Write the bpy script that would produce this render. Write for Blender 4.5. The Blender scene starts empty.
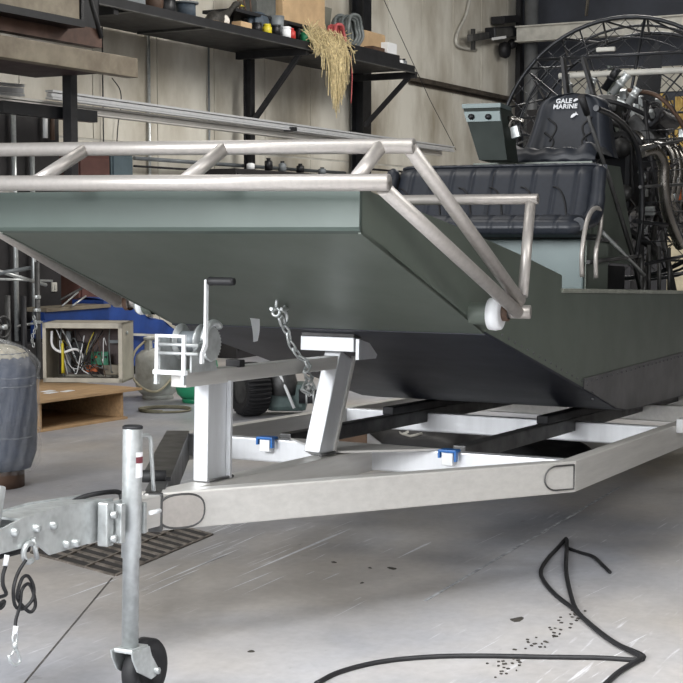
import bpy, bmesh, math, random
from mathutils import Vector, Matrix
random.seed(7)
S = 1.2            # model units -> metres
F = 1450.0         # focal length in pixels of the 683 px frame
H = 1.22           # camera height in model units
PITCH = math.radians(4.436)
scn = bpy.context.scene
# ------------------------------------------------------------ camera
cam = bpy.data.cameras.new('camera'); camo = bpy.data.objects.new('camera', cam)
scn.collection.objects.link(camo); scn.camera = camo
cam.sensor_width = 36; cam.lens = 36 * F / 683.0; cam.clip_end = 200
camo.location = (0, 0, H * S); camo.rotation_euler = (math.radians(90) - PITCH, 0, 0)
scn.view_settings.view_transform = 'Standard'; scn.view_settings.look = 'None'
scn.view_settings.gamma = 1; scn.view_settings.use_curve_mapping = False
scn.view_settings.exposure = 0.10
# ------------------------------------------------------------ world and lights
w = bpy.data.worlds.new('world'); scn.world = w; w.use_nodes = True
bg = w.node_tree.nodes['Background']; bg.inputs[0].default_value = (0.95, 0.97, 1.0, 1); bg.inputs[1].default_value = 1.05
def area(loc, target, sx, sy, power, color=(1, 1, 1)):
    l = bpy.data.lights.new('lamp', 'AREA'); l.shape = 'RECTANGLE'; l.size = sx; l.size_y = sy; l.energy = power; l.color = color
    o = bpy.data.objects.new('lamp', l); scn.collection.objects.link(o); o.location = loc
    o.rotation_euler = (Vector(target) - Vector(loc)).to_track_quat('-Z', 'Y').to_euler()
    return o
area((-5.6, -1.2, 4.0), (0.6, 6.0, 0.4), 4.5, 3.4, 400, (0.97, 0.985, 1.0)).data.spread = math.radians(115)     # open bay door behind the camera
area((4.6, 1.5, 4.6), (2.0, 8, 0.5), 3.0, 2.0, 170, (1.0, 0.99, 0.96))        # ceiling lamps, one of them an added fill
area((1.2, 1.0, 5.8), (1.2, 1.6, 0), 4.0, 1.2, 330, (0.98, 0.99, 1.0)).data.spread = math.radians(80)  # overhead fill, added to brighten the near floor
area((-1.0, 9.5, 5.9), (-1.4, 11.0, 0), 1.2, 6.0, 110, (1.0, 0.97, 0.92))
area((2.0, 14.0, 5.9), (1.0, 16.5, 1), 1.2, 6.0, 560, (1.0, 0.97, 0.92))
area((7.0, 17.5, 5.9), (6.6, 19, 1), 3.0, 3.0, 380, (1.0, 0.97, 0.92))
# ------------------------------------------------------------ frames of reference (boat, wall, world)
cp, sp = math.cos(PITCH), math.sin(PITCH)
def ray(px, py):
    x, y = (px - 341.5) / F, (py - 341.5) / F
    return Vector((x, cp - y * sp, -y * cp - sp))
class Frame:
    def __init__(s, o, ax, ay, az): s.o = Vector(o); s.a = [Vector(ax).normalized(), Vector(ay).normalized(), Vector(az).normalized()]
    def w(s, p): return s.o + s.a[0] * p[0] + s.a[1] * p[1] + s.a[2] * p[2]
    def q(s, px, py, axis, val):
        r = ray(px, py); C = Vector((0, 0, H)) - s.o; A = s.a['xyz'.index(axis)]
        k = (val - C.dot(A)) / r.dot(A); P = C + r * k
        return Vector((P.dot(s.a[0]), P.dot(s.a[1]), P.dot(s.a[2])))
    def mat(s, org):
        m = Matrix((s.a[0], s.a[1], s.a[2])).transposed().to_4x4(); m.translation = s.w(org) * S; return m
bl, bt, bn = Vector((0.43382729, 0.90001159, -0.04210718)), Vector((-0.90081035, 0.43421275, 0.0)), Vector((0.01829177, 0.03792659, 0.9991131))
BOAT = Frame(Vector((0.78166667, 4.7880387, 0.4489838)) + bt * 0.785, bl, bt, bn)   # x aft, y starboard, z up, from the trailer deck
WALL = Frame((-2.933, 11.16, 0), (.476, .879, 0), (-.879, .476, 0), (0, 0, 1))        # x along the wall, y into it
WORLD = Frame((0, 0, 0), (1, 0, 0), (0, 1, 0), (0, 0, 1))
# ------------------------------------------------------------ materials
def lin(c): return tuple(((v / 255) / 12.92 if v / 255 <= .04045 else (((v / 255) + .055) / 1.055) ** 2.4) for v in c)
MATS = {}
def mat(key, col, rough=.5, metal=0., var=.12, scale=6., bump=.0, col2=None, stretch=(1, 1, 1), emit=None, alpha=1., coat=0., trans=0., rv=.1, detail=5, lo=.35, hi=.65):
    if key in MATS: return MATS[key]
    m = bpy.data.materials.new(key); m.use_nodes = True; nt = m.node_tree; b = nt.nodes['Principled BSDF']
    c = lin(col); c2 = lin(col2) if col2 else tuple(v * (1 - var * 2.2) for v in c)
    tc = nt.nodes.new('ShaderNodeTexCoord'); mp = nt.nodes.new('ShaderNodeMapping'); mp.inputs['Scale'].default_value = stretch
    nt.links.new(tc.outputs['Object'], mp.inputs[0])
    n = nt.nodes.new('ShaderNodeTexNoise'); n.inputs['Scale'].default_value = scale; n.inputs['Detail'].default_value = detail; n.inputs['Roughness'].default_value = .62
    nt.links.new(mp.outputs[0], n.inputs['Vector'])
    r = nt.nodes.new('ShaderNodeValToRGB'); r.color_ramp.elements[0].position = lo; r.color_ramp.elements[1].position = hi
    r.color_ramp.elements[0].color = (*c2, 1); r.color_ramp.elements[1].color = (*c, 1)
    nt.links.new(n.outputs['Fac'], r.inputs[0]); nt.links.new(r.outputs[0], b.inputs['Base Color'])
    mr = nt.nodes.new('ShaderNodeMapRange'); mr.inputs['To Min'].default_value = min(1, rough + rv); mr.inputs['To Max'].default_value = max(.03, rough - rv)
    nt.links.new(n.outputs['Fac'], mr.inputs['Value']); nt.links.new(mr.outputs[0], b.inputs['Roughness'])
    b.inputs['Metallic'].default_value = metal; b.inputs['Coat Weight'].default_value = coat
    b.inputs['Alpha'].default_value = alpha; b.inputs['Transmission Weight'].default_value = trans
    if bump:
        bp = nt.nodes.new('ShaderNodeBump'); bp.inputs['Strength'].default_value = bump; bp.inputs['Distance'].default_value = .01
        nt.links.new(n.outputs['Fac'], bp.inputs['Height']); nt.links.new(bp.outputs[0], b.inputs['Normal'])
    if emit: b.inputs['Emission Color'].default_value = (*lin(col), 1); b.inputs['Emission Strength'].default_value = emit
    MATS[key] = m; return m
alu = mat('brushed aluminium', (214, 212, 208), .42, .5, .05, 3, stretch=(1, 14, 14), rv=.08)
alu_w = mat('milled aluminium', (208, 210, 213), .42, .55, .04, 3, stretch=(6, 6, 1), rv=.06)
tube_m = mat('aluminium tube', (182, 177, 172), .40, .5, .05, 14, stretch=(3, 3, 3), rv=.12)
zinc = mat('galvanised steel', (196, 200, 200), .36, .6, .10, 26, rv=.12, detail=2)
steel = mat('stained steel', (92, 92, 92), .5, .6, .25, 7)
dark = mat('dark steel', (46, 46, 49), .55, .4, .2, 8)
black = mat('black rubber', (24, 24, 27), .6, 0, .2, 12)
blackm = mat('black powder coat', (30, 31, 35), .42, .3, .2, 8)
hull = mat('olive green hull paint', (91, 99, 91), .42, .15, .06, 3, rv=.06)
hullb = mat('teal green deck paint', (84, 98, 98), .38, .15, .06, 3, rv=.06)
slick = mat('black polymer bottom', (26, 30, 42), .42, 0, .12, 3, rv=.08); slick.node_tree.nodes['Principled BSDF'].inputs['Specular IOR Level'].default_value = .28
chine = mat('grey polymer chine sheet', (84, 84, 86), .42, .1, .1, 5)
vinyl = mat('black marine vinyl', (37, 41, 49), .46, 0, .1, 40, bump=.08, rv=.05)
white = mat('white plastic', (228, 230, 232), .4, 0, .03, 5)
whitep = mat('off white paint', (196, 194, 186), .5, 0, .12, 6)
chrome = mat('polished pipe', (150, 146, 140), .25, .95, .1, 9)
beige = mat('beige enamel', (176, 170, 156), .45, .1, .12, 5)
tan = mat('tan painted steel', (136, 128, 112), .5, .2, .14, 5, col2=(110, 100, 86))
rust = mat('brown primer steel', (96, 72, 62), .6, .2, .2, 6)
card = mat('cardboard', (186, 158, 122), .75, 0, .1, 5)
wood = mat('raw plywood', (178, 146, 108), .7, 0, .15, 5, stretch=(1, 8, 8))
blue = mat('blue machine paint', (26, 62, 130), .4, .1, .15, 5)
tarp = mat('blue cover cloth', (30, 66, 138), .55, 0, .15, 4)
straw = mat('dry straw', (220, 202, 156), .8, 0, .25, 30)
green = mat('green plastic', (28, 122, 82), .4, 0, .1, 6)
red = mat('red plastic', (176, 44, 40), .45, 0, .1, 6)
orange = mat('orange plastic', (206, 104, 50), .5, 0, .1, 6)
yellow = mat('yellow plastic', (206, 190, 46), .45, 0, .1, 6)
pink = mat('faded red hose', (176, 82, 84), .55, 0, .15, 14)
greyh = mat('grey hose', (112, 118, 118), .5, .1, .15, 14)
greyp = mat('grey paint', (120, 126, 130), .5, .2, .12, 6)
slate = mat('dark slate cloth', (66, 78, 90), .7, 0, .2, 8)
brown = mat('brown leather', (88, 66, 52), .65, 0, .2, 8)
lumber = mat('yellowed lumber', (196, 168, 92), .7, 0, .25, 6, stretch=(6, 6, 1), col2=(120, 92, 46))
pcb = mat('circuit board green', (30, 128, 92), .4, 0, .2, 40)
tankw = mat('white tank enamel', (222, 224, 220), .35, 0, .1, 5, col2=(170, 168, 158))
# ------------------------------------------------------------ mesh builder
class MB:
    def __init__(s): s.v = []; s.f = []; s.sm = []
    def add(s, vs, fs, smooth=False):
        b = len(s.v); s.v += [Vector(v) for v in vs]; s.f += [tuple(i + b for i in f) for f in fs]; s.sm += [smooth] * len(fs); return s
    def box(s, c, d, rot=None, bev=0.):
        x, y, z = d[0] / 2, d[1] / 2, d[2] / 2
        if bev <= 0:
            vs = [Vector((i * x, j * y, k * z)) for i in (-1, 1) for j in (-1, 1) for k in (-1, 1)]
            fs = [(0, 1, 3, 2), (4, 6, 7, 5), (0, 4, 5, 1), (2, 3, 7, 6), (0, 2, 6, 4), (1, 5, 7, 3)]
        else:
            bm = bmesh.new(); bmesh.ops.create_cube(bm, size=1)
            for v in bm.verts: v.co = Vector((v.co.x * d[0], v.co.y * d[1], v.co.z * d[2]))
            bmesh.ops.bevel(bm, geom=bm.edges[:], offset=min(bev, .49 * min(d)), segments=2, affect='EDGES', profile=.6)
            bm.verts.index_update(); vs = [v.co.copy() for v in bm.verts]; fs = [tuple(v.index for v in f.verts) for f in bm.faces]; bm.free()
        if rot is not None: vs = [rot @ v for v in vs]
        return s.add([v + Vector(c) for v in vs], fs)
    def bar(s, p0, p1, a, b, up=(0, 0, 1), bev=0.):
        """box bar from p0 to p1, a = width across, b = height along up"""
        p0, p1 = Vector(p0), Vector(p1); x = (p1 - p0); L = x.length; x.normalize(); u = Vector(up); y = u.cross(x).normalized(); z = x.cross(y)
        return s.box((p0 + p1) / 2, (L, a, b), Matrix((x, y, z)).transposed(), bev)
    def tube(s, pts, r, seg=10, cap=True, closed=False):
        pts = [Vector(p) for p in pts]; n = len(pts); rs = r if isinstance(r, (list, tuple)) else [r] * n
        tg = []
        for i in range(n):
            if closed: t = pts[(i + 1) % n] - pts[i - 1]
            else: t = pts[min(i + 1, n - 1)] - pts[max(i - 1, 0)]
            tg.append(t.normalized())
        up = Vector((0, 0, 1)) if abs(tg[0].z) < .9 else Vector((1, 0, 0))
        nr = (up - tg[0] * up.dot(tg[0])).normalized(); vs = []; fs = []
        for i in range(n):
            nr = (nr - tg[i] * nr.dot(tg[i])).normalized(); b = tg[i].cross(nr)
            for k in range(seg):
                a = 2 * math.pi * k / seg; vs.append(pts[i] + (nr * math.cos(a) + b * math.sin(a)) * rs[i])
        m = n if closed else n - 1
        for i in range(m):
            for k in range(seg):
                j = (i + 1) % n; fs.append((i * seg + k, i * seg + (k + 1) % seg, j * seg + (k + 1) % seg, j * seg + k))
        s.add(vs, fs, True)
        if cap and not closed:
            b0 = len(s.v) - len(vs)
            s.f += [tuple(b0 + k for k in reversed(range(seg))), tuple(b0 + (n - 1) * seg + k for k in range(seg))]; s.sm += [False, False]
        return s
    def pipe(s, p0, p1, r, wall=.15, seg=14):
        """open-ended pipe whose bore shows"""
        p0, p1 = Vector(p0), Vector(p1); t = (p1 - p0).normalized(); i = r * (1 - wall); dpt = t * r * 3
        return s.tube([p0 + dpt, p0, p0, p1, p1, p1 - dpt], [i, i, r, r, i, i], seg, cap=True)
    def lathe(s, prof, c=(0, 0, 0), axis='z', seg=24):
        """profile of (radius, height)"""
        vs = []; fs = []; n = len(prof); c = Vector(c)
        for r, h in prof:
            for k in range(seg):
                a = 2 * math.pi * k / seg; x, y = r * math.cos(a), r * math.sin(a)
                p = dict(z=(x, y, h), y=(x, h, y), x=(h, x, y))[axis]; vs.append(c + Vector(p))
        for i in range(n - 1):
            for k in range(seg): fs.append((i * seg + k, i * seg + (k + 1) % seg, (i + 1) * seg + (k + 1) % seg, (i + 1) * seg + k))
        return s.add(vs, fs, True)
    def prism(s, poly, y0, y1, plane='xz'):
        """polygon in a plane, extruded along the third axis"""
        def P(p, h): return dict(xz=(p[0], h, p[1]), xy=(p[0], p[1], h), yz=(h, p[0], p[1]))[plane]
        n = len(poly); vs = [P(p, y0) for p in poly] + [P(p, y1) for p in poly]
        fs = [tuple(range(n)), tuple(reversed(range(n, 2 * n)))] + [(i, i + n, (i + 1) % n + n, (i + 1) % n) for i in range(n)]
        return s.add(vs, fs)
    def sphere(s, c, r, seg=12, ring=8):
        rr = r if isinstance(r, (tuple, list)) else (r, r, r); vs = []; fs = []
        for i in range(ring + 1):
            t = math.pi * i / ring
            for k in range(seg):
                a = 2 * math.pi * k / seg; vs.append(Vector(c) + Vector((rr[0] * math.sin(t) * math.cos(a), rr[1] * math.sin(t) * math.sin(a), rr[2] * math.cos(t))))
        for i in range(ring):
            for k in range(seg): fs.append((i * seg + k, i * seg + (k + 1) % seg, (i + 1) * seg + (k + 1) % seg, (i + 1) * seg + k))
        return s.add(vs, fs, True)
    def grid(s, fn, nu, nv, smooth=True, cu=False):
        vs = [fn(i / nu, j / nv) for i in range(nu + 1) for j in range(nv + 1)]
        fs = [(i * (nv + 1) + j, (i + 1) * (nv + 1) + j, (i + 1) * (nv + 1) + j + 1, i * (nv + 1) + j + 1) for i in range(nu) for j in range(nv)]
        return s.add(vs, fs, smooth)
ORG = {}
def mesh_obj(name, mb, m, org, scale=S):
    me = bpy.data.meshes.new(name); o_ = Vector(org)
    me.from_pydata([(v - o_) * scale for v in mb.v], [], mb.f); me.validate(); me.update()
    for p, sm in zip(me.polygons, mb.sm): p.use_smooth = sm
    bm = bmesh.new(); bm.from_mesh(me); bmesh.ops.recalc_face_normals(bm, faces=bm.faces); bm.to_mesh(me); bm.free()
    me.materials.append(m); o = bpy.data.objects.new(name, me); scn.collection.objects.link(o); return o
def thing(name, label, cat, frame, org=(0, 0, 0), group=None):
    o = bpy.data.objects.new(name, None); scn.collection.objects.link(o); o.empty_display_size = .1
    o.matrix_world = frame.mat(org); o['label'] = label; o['category'] = cat
    if group: o['group'] = group
    ORG[o] = Vector(org); return o
def part(name, mb, m, parent, label=None):
    o = mesh_obj(name, mb, m, ORG[parent]); o.parent = parent; ORG[o] = ORG[parent]
    if label: o['label'] = label
    return o
def single(name, mb, m, label, cat, frame, org=None, group=None):
    if org is None:
        xs = [v.x for v in mb.v]; ys = [v.y for v in mb.v]; zs = [v.z for v in mb.v]; org = ((min(xs) + max(xs)) / 2, (min(ys) + max(ys)) / 2, min(zs))
    o = mesh_obj(name, mb, m, org); o.matrix_world = frame.mat(org); o['label'] = label; o['category'] = cat
    if group: o['group'] = group
    ORG[o] = Vector(org); return o
def struct(name, mb, m, frame, org=(0, 0, 0)):
    o = mesh_obj(name, mb, m, org); o.matrix_world = frame.mat(org); o['kind'] = 'structure'; ORG[o] = Vector(org); return o
def spline(pts, n=8):
    pts = [Vector(p) for p in pts]; P = [2 * pts[0] - pts[1]] + pts + [2 * pts[-1] - pts[-2]]; out = []
    for i in range(1, len(P) - 2):
        a, b, c, d = P[i - 1:i + 3]
        for k in range(n):
            t = k / n; out.append(.5 * ((2 * b) + (c - a) * t + (2 * a - 5 * b + 4 * c - d) * t * t + (3 * b - a - 3 * c + d) * t ** 3))
    return out + [pts[-1]]
def arc(c, r, a0, a1, n, plane='yz'):
    out = []
    for i in range(n + 1):
        a = math.radians(a0 + (a1 - a0) * i / n); u, v = r * math.cos(a), r * math.sin(a)
        out.append(Vector(c) + Vector(dict(yz=(0, u, v), xz=(u, 0, v), xy=(u, v, 0))[plane]))
    return out
B = BOAT.q; Q = WALL.q
def G(px, py, z=0.): return WORLD.q(px, py, 'z', z)

# ============================================================ SETTING
def floor_material():
    m = bpy.data.materials.new('worn concrete'); m.use_nodes = True; nt = m.node_tree; b = nt.nodes['Principled BSDF']; N = nt.nodes.new; L = nt.links.new
    tc = N('ShaderNodeTexCoord')
    def noise(scale, det, stretch=(1, 1, 1), rz=0):
        mp = N('ShaderNodeMapping'); mp.inputs['Scale'].default_value = stretch; mp.inputs['Rotation'].default_value = (0, 0, rz); L(tc.outputs['Object'], mp.inputs[0])
        n = N('ShaderNodeTexNoise'); n.inputs['Scale'].default_value = scale; n.inputs['Detail'].default_value = det; n.inputs['Roughness'].default_value = .6; L(mp.outputs[0], n.inputs['Vector']); return n
    def ramp(n, p0, c0, p1, c1):
        r = N('ShaderNodeValToRGB'); e = r.color_ramp.elements; e[0].position = p0; e[1].position = p1; e[0].color = (*c0, 1); e[1].color = (*c1, 1); L(n.outputs['Fac'], r.inputs[0]); return r
    def mix(a, bb, fac, kind='MIX'):
        x = N('ShaderNodeMix'); x.data_type = 'RGBA'; x.blend_type = kind
        if isinstance(fac, float): x.inputs[0].default_value = fac
        else: L(fac, x.inputs[0])
        L(a, x.inputs[6]); L(bb, x.inputs[7]); return x.outputs[2]
    base = ramp(noise(.9, 6), .32, lin((122, 124, 131)), .66, lin((192, 192, 195)))
    warm = ramp(noise(.5, 4), .4, lin((150, 152, 160)), .62, lin((190, 179, 164)))
    c = mix(base.outputs[0], warm.outputs[0], .5)
    fine = ramp(noise(24, 6), .3, (.74, .74, .74), .7, (1, 1, 1)); c = mix(c, fine.outputs[0], .6, 'MULTIPLY')
    # pale drag scratches running one way, and dark spots
    sc = ramp(noise(3.2, 6, (1.0, 12, 1), -.62), .60, (0, 0, 0), .70, (1, 1, 1)); msk = ramp(noise(1.1, 3), .48, (0, 0, 0), .6, (1, 1, 1))
    f1 = mix(sc.outputs[0], msk.outputs[0], 1.0, 'MULTIPLY'); k = N('ShaderNodeMath'); k.operation = 'MULTIPLY'; k.inputs[1].default_value = .8; L(f1, k.inputs[0])
    wh = N('ShaderNodeRGB'); wh.outputs[0].default_value = (*lin((218, 218, 222)), 1); c = mix(c, wh.outputs[0], k.outputs[0])
    sp_ = ramp(noise(6, 3, (1, 2.2, 1), -.4), .70, (0, 0, 0), .76, (1, 1, 1)); k2 = N('ShaderNodeMath'); k2.operation = 'MULTIPLY'; k2.inputs[1].default_value = .45; L(sp_.outputs[0], k2.inputs[0])
    dk = N('ShaderNodeRGB'); dk.outputs[0].default_value = (*lin((70, 66, 62)), 1); c = mix(c, dk.outputs[0], k2.outputs[0])
    L(c, b.inputs['Base Color'])
    rr = ramp(noise(2.2, 5), .3, (.30, .30, .30), .7, (.5, .5, .5)); L(rr.outputs[0], b.inputs['Roughness'])
    bp = N('ShaderNodeBump'); bp.inputs['Strength'].default_value = .12; bp.inputs['Distance'].default_value = .01; L(noise(14, 6).outputs['Fac'], bp.inputs['Height']); L(bp.outputs[0], b.inputs['Normal'])
    return m
EX = 11.8   # where the end wall stands along the wall frame
mb = MB(); mb.box((-.5, -6.4, -.1), (29, 14, .2)); fl = struct('floor', mb, floor_material(), WALL)
joint = mat('floor joint filler', (196, 198, 202), .8, 0, .3, 20)
jointd = mat('dark joint filler', (98, 94, 90), .8, 0, .3, 20)
def floor_strip(p, q, wd, m, nm):
    a, b_ = G(*p), G(*q); mb = MB(); mb.bar(a + Vector((0, 0, .0005)), b_ + Vector((0, 0, .0005)), wd, .002); o = mesh_obj(nm, mb, m, (0, 0, 0)); o.parent = fl; o.matrix_parent_inverse = fl.matrix_world.inverted()
floor_strip((425, 601), (620, 487), .011, joint, 'floor_joint'); floor_strip((12, 698), (112, 578), .005, jointd, 'floor_joint')

wall_m = mat('grimy white wall sheet', (218, 215, 205), .55, 0, .1, .9, col2=(150, 141, 124), stretch=(1, 1, .45), lo=.3, hi=.6, detail=7)
wall_d = mat('dark wall behind', (120, 114, 102), .7, 0, .2, 2)
mb = MB(); mb.box((3.4, .12, 2.6), (17, .1, 5.2)); wl = struct('wall_left', mb, wall_d, WALL)
x = -4.0; k = 0
while x < EX - .1:
    wd = min(.95, EX - .05 - x); mb = MB(); mb.box((x + wd / 2, .05, 3.55), (wd - .012, .04, 3.1), bev=.004); part('wall_panel', mb, wall_m, wl)
    mb = MB(); mb.box((x + wd / 2, .05, .99), (wd - .012, .04, 1.98), bev=.004); part('wall_panel', mb, wall_m, wl)
    x += .95; k += 1
mb = MB(); mb.box((3.9, .06, 1.99), (15.8, .05, .03)); part('panel_joint_strip', mb, whitep, wl)
# end wall
endm = mat('dark blue grey wall', (62, 66, 76), .6, 0, .15, 1.4); endl = mat('pale wall band', (196, 192, 180), .6, 0, .12, 2)
mb = MB(); mb.box((EX + .06, -6.4, 2.6), (.12, 13.4, 5.2)); we = struct('wall_end', mb, endm, WALL)
mb = MB(); zb0, zb1 = Q(640, 93, 'x', EX).z, Q(640, 68, 'x', EX).z; mb.box((EX - .02, -6.0, (zb0 + zb1) / 2), (.05, 10.8, zb1 - zb0)); part('wall_band', mb, endl, we)
ceil_m = mat('dark ceiling deck', (84, 84, 86), .8, 0, .1, 2)
mb = MB(); mb.box((.5, -6.4, 5.25), (24, 14, .1)); ce = struct('ceiling', mb, ceil_m, WALL)
mb = MB(); mb.box((.5, -13.1, 2.6), (24, .1, 5.2)); struct('unseen_wall_right', mb, wall_d, WALL)  # out of view, added to cut the ambient light
# crane rail across the end wall
XB = EX - 1.1; t0 = Q(600, 29, 'x', XB)
t = thing('crane_beam', 'cream painted steel beam high across the end wall behind the round fan cage', 'beam', WALL, (XB, -3, 3.0))
zc = t0.z - .0
mb = MB(); mb.box((XB, Q(517, 30, 'x', XB).y - 4.6, zc), (.03, 9.2, .19)); part('web', mb, whitep, t)
for dz in (-.10, .10):
    mb = MB(); mb.box((XB, Q(517, 30, 'x', XB).y - 4.6, zc + dz), (.16, 9.2, .018)); part('flange', mb, whitep, t)
# tall pipe in the corner
p = Q(531, 60, 'x', EX - .75); mb = MB(); mb.tube([(p.x, p.y, 0), (p.x, p.y, 5.1)], .095, 14); single('corner_column', mb, mat('grey pipe paint', (112, 114, 116), .5, .2, .15, 3), 'tall grey round column in the corner beside the crane beam', 'column', WALL)
p = Q(519, 60, 'x', EX - .4); mb = MB(); mb.box((p.x, p.y, 2.5), (.1, .07, 5.0)); single('wall_conduit', mb, dark, 'dark square duct rising in the corner left of the round column', 'duct', WALL)
q0 = Q(586, 16, 'x', 10.6); mb = MB(); mb.tube([(10.6, q0.y, q0.z), (10.6, q0.y - .12, 5.2)], .024, 8); single('hanging_rod', mb, chrome, 'bright thin rod hanging from the ceiling above the fan cage', 'rod', WALL)

sm = mat('pale scratch', (226, 227, 230), .5, 0, .1, 30)
def scratch(p, q, wd):
    a, b_ = G(*p), G(*q); z_ = Vector((0, 0, .0008)); n_ = Vector((-(b_ - a).y, (b_ - a).x, 0)).normalized() * wd; m1, m2 = a.lerp(b_, .35), a.lerp(b_, .8)
    mb = MB(); mb.add([a + z_, m1 + n_ * .6 + z_, m2 + n_ + z_, b_ + z_, m2 - n_ * .6 + z_, m1 - n_ * .5 + z_], [tuple(range(6))]); o = mesh_obj('scratch_mark', mb, sm, (0, 0, 0)); o.parent = fl; o.matrix_parent_inverse = fl.matrix_world.inverted()
scratch((233, 579), (353, 528), .011); scratch((140, 590), (242, 548), .006); scratch((60, 600), (120, 578), .006); scratch((396, 559), (432, 542), .009)
for i in range(30):
    px, py = random.uniform(130, 330), random.uniform(528, 605); L_ = random.uniform(10, 55) * (1 - .4 * (px > 260)); scratch((px, py), (px + L_, py - L_ * random.uniform(.36, .46)), random.uniform(.002, .0055))
for i in range(12):
    px, py = random.uniform(300, 660), random.uniform(520, 670); L_ = random.uniform(8, 40); scratch((px, py), (px + L_, py - L_ * random.uniform(.40, .55)), random.uniform(.001, .0025))

# ============================================================ floor drain
gA, gB, gC, gD = G(31, 553), G(115, 576), G(212, 535), G(128, 512)
t = thing('floor_drain', 'rusty barred drain grate set in the concrete under the trailer tongue', 'drain', WORLD, tuple((gA + gC) / 2))
gm = mat('worn grate steel', (146, 138, 130), .5, .5, .3, 12)
mb = MB(); z3 = Vector((0, 0, .0012)); mb.add([gA + z3, gB + z3, gC + z3, gD + z3], [(0, 1, 2, 3)]); part('pit', mb, mat('drain pit', (46, 43, 41), .9, 0, .1, 5), t)
for a, b_ in ((gA, gB), (gB, gC), (gC, gD), (gD, gA)):
    mb = MB(); mb.bar(a, b_, .012, .010); part('frame_edge', mb, gm, t)
for i in range(1, 11):
    u = i / 11; a = gA.lerp(gD, u); b_ = gB.lerp(gC, u); mb = MB(); mb.bar(a, b_, .020, .010); part('grate_bar', mb, gm, t)
for u in (.33, .66):
    a = gA.lerp(gB, u); b_ = gD.lerp(gC, u); mb = MB(); mb.bar(a, b_, .010, .014); part('cross_bar', mb, gm, t)

# ============================================================ TRAILER
tr = thing('boat_trailer', 'bright aluminium boat trailer frame carrying the green airboat, winch and jack at its front', 'trailer', BOAT, (0, 0, -.105))
BW = .055; BH = .105
def beam(mb, a, b_, top=0., w_=BW, h=BH, bev=.006): mb.bar(Vector(a) + Vector((0, 0, top - h / 2)), Vector(b_) + Vector((0, 0, top - h / 2)), w_, h, bev=bev); return mb
for s_ in (-1, 1):
    part('side_rail', beam(MB(), (0, s_ * (.785 - BW / 2), 0), (3.9, s_ * (.785 - BW / 2), 0)), alu, tr)
    # angled leg from the corner to the tongue; outer face through the corner
    a = Vector((0, s_ * .785, 0)); b_ = Vector((-1.40, s_ * .005, 0)); dr = (b_ - a).normalized(); nn = Vector((-dr.y, dr.x, 0)); 
    if nn.y * s_ > 0: nn = -nn
    part('tongue_leg', beam(MB(), a + nn * BW / 2, b_ + nn * BW / 2), alu if s_ < 0 else steel, tr, None if s_ < 0 else 'stained grey far leg of the trailer front')
# step pad on starboard leg
a = Vector((-.02, .76, .004)); b_ = Vector((-1.16, .118, .004)); part('leg_cover', MB().bar(a, b_, .085, .012), mat('dull black strip', (62, 62, 64), .4, .3, .3, 9), tr, 'scuffed dark strip on the far leg')
part('leg_roll', MB().tube([(-1.15, .09, .012), (-1.19, .16, .012)], .018, 10), black, tr)
# weld outlines at the corner and nose plate
leg_dir = Vector((-1.395, .78, 0)).normalized(); leg_n = Vector((-leg_dir.y, leg_dir.x, 0)) * 1.0
if leg_n.y > 0: leg_n = -leg_n
o0 = Vector((0, -.785, -.052)) + leg_n * .003
pts = []
for i in range(13):
    an = math.radians(90 + 180 * i / 12); pts.append(o0 + leg_dir * (.09 - math.cos(an) * .052) + Vector((0, 0, math.sin(an) * .040)))
pts = [pts[0] - leg_dir * .08] + pts + [pts[-1] - leg_dir * .08]
part('weld_bead', MB().tube(pts + [pts[0]], .0028, 6), steel, tr)
nose_c = B(163, 508, 'y', -.02)
mb = MB(); ov = []
nc = Vector((0, -.785, -.052)) + leg_dir * 1.50 + leg_n * .006
for i in range(28):
    an = 2 * math.pi * i / 28; ov.append((math.copysign(abs(math.cos(an)) ** .75, math.cos(an)) * .072, math.copysign(abs(math.sin(an)) ** .8, math.sin(an)) * .046))
v0 = [nc + leg_dir * (-u) + Vector((0, 0, v)) for u, v in ov]; v1 = [p + leg_n * .012 for p in v0]
mb.add(v0 + v1, [tuple(range(28)), tuple(range(28, 56))] + [(i, (i + 1) % 28, (i + 1) % 28 + 28, i + 28) for i in range(28)]); nose = part('nose_plate', mb, tube_m, tr)
part('weld_bead', MB().tube([p + leg_n * .01 for p in v0], .0035, 6, closed=True), steel, tr)
# crossbeams
for i, xx in enumerate((.03, 1.42, 2.6, 3.4)):
    part('crossbeam', beam(MB(), (xx, -.73, 0), (xx, .73, 0), top=-.001 if i else 0, h=.085 if i else .085, w_=.055), alu_w if i < 2 else alu, tr)
for s_ in (-1, 1):
    part('bunk_support', beam(MB(), (.06, s_ * .345, 0), (3.7, s_ * .345, 0), top=.018, w_=.05, h=.06), steel, tr)
    part('bunk', beam(MB(), (1.0, s_ * .345, 0), (3.7, s_ * .345, 0), top=.052, w_=.05, h=.035), dark, tr, 'black carpeted bunk')
    # inner tongue members running back from the winch posts
part('tongue_tube', beam(MB(), (-1.70, 0, 0), (.03, 0, 0), w_=.075, h=.085, top=-.004), alu, tr)
# gussets at middle of the front crossbeam
part('gusset_plate', MB().prism([(-.25, -.04), (.02, -.30), (.02, .30), (-.25, .04)], .001, .008, 'xy'), alu, tr)
# blue edged light brackets on the front crossbeam
blu = mat('blue film', (38, 104, 176), .35, 0, .1, 20)
for px, py in ((268, 436), (450, 449)):
    c = B(px, py, 'x', -.005); g = part('light_bracket', MB().box((c.x - .012, c.y, -.022), (.03, .042, .044), bev=.004), white, tr, 'white bracket edged in blue film')
    part('blue_clip', MB().box((c.x - .006, c.y, .006), (.05, .066, .010), bev=.003).box((c.x - .02, c.y - .03, -.012), (.02, .007, .034)).box((c.x - .02, c.y + .03, -.006), (.02, .007, .026)), blu, g)
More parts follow.
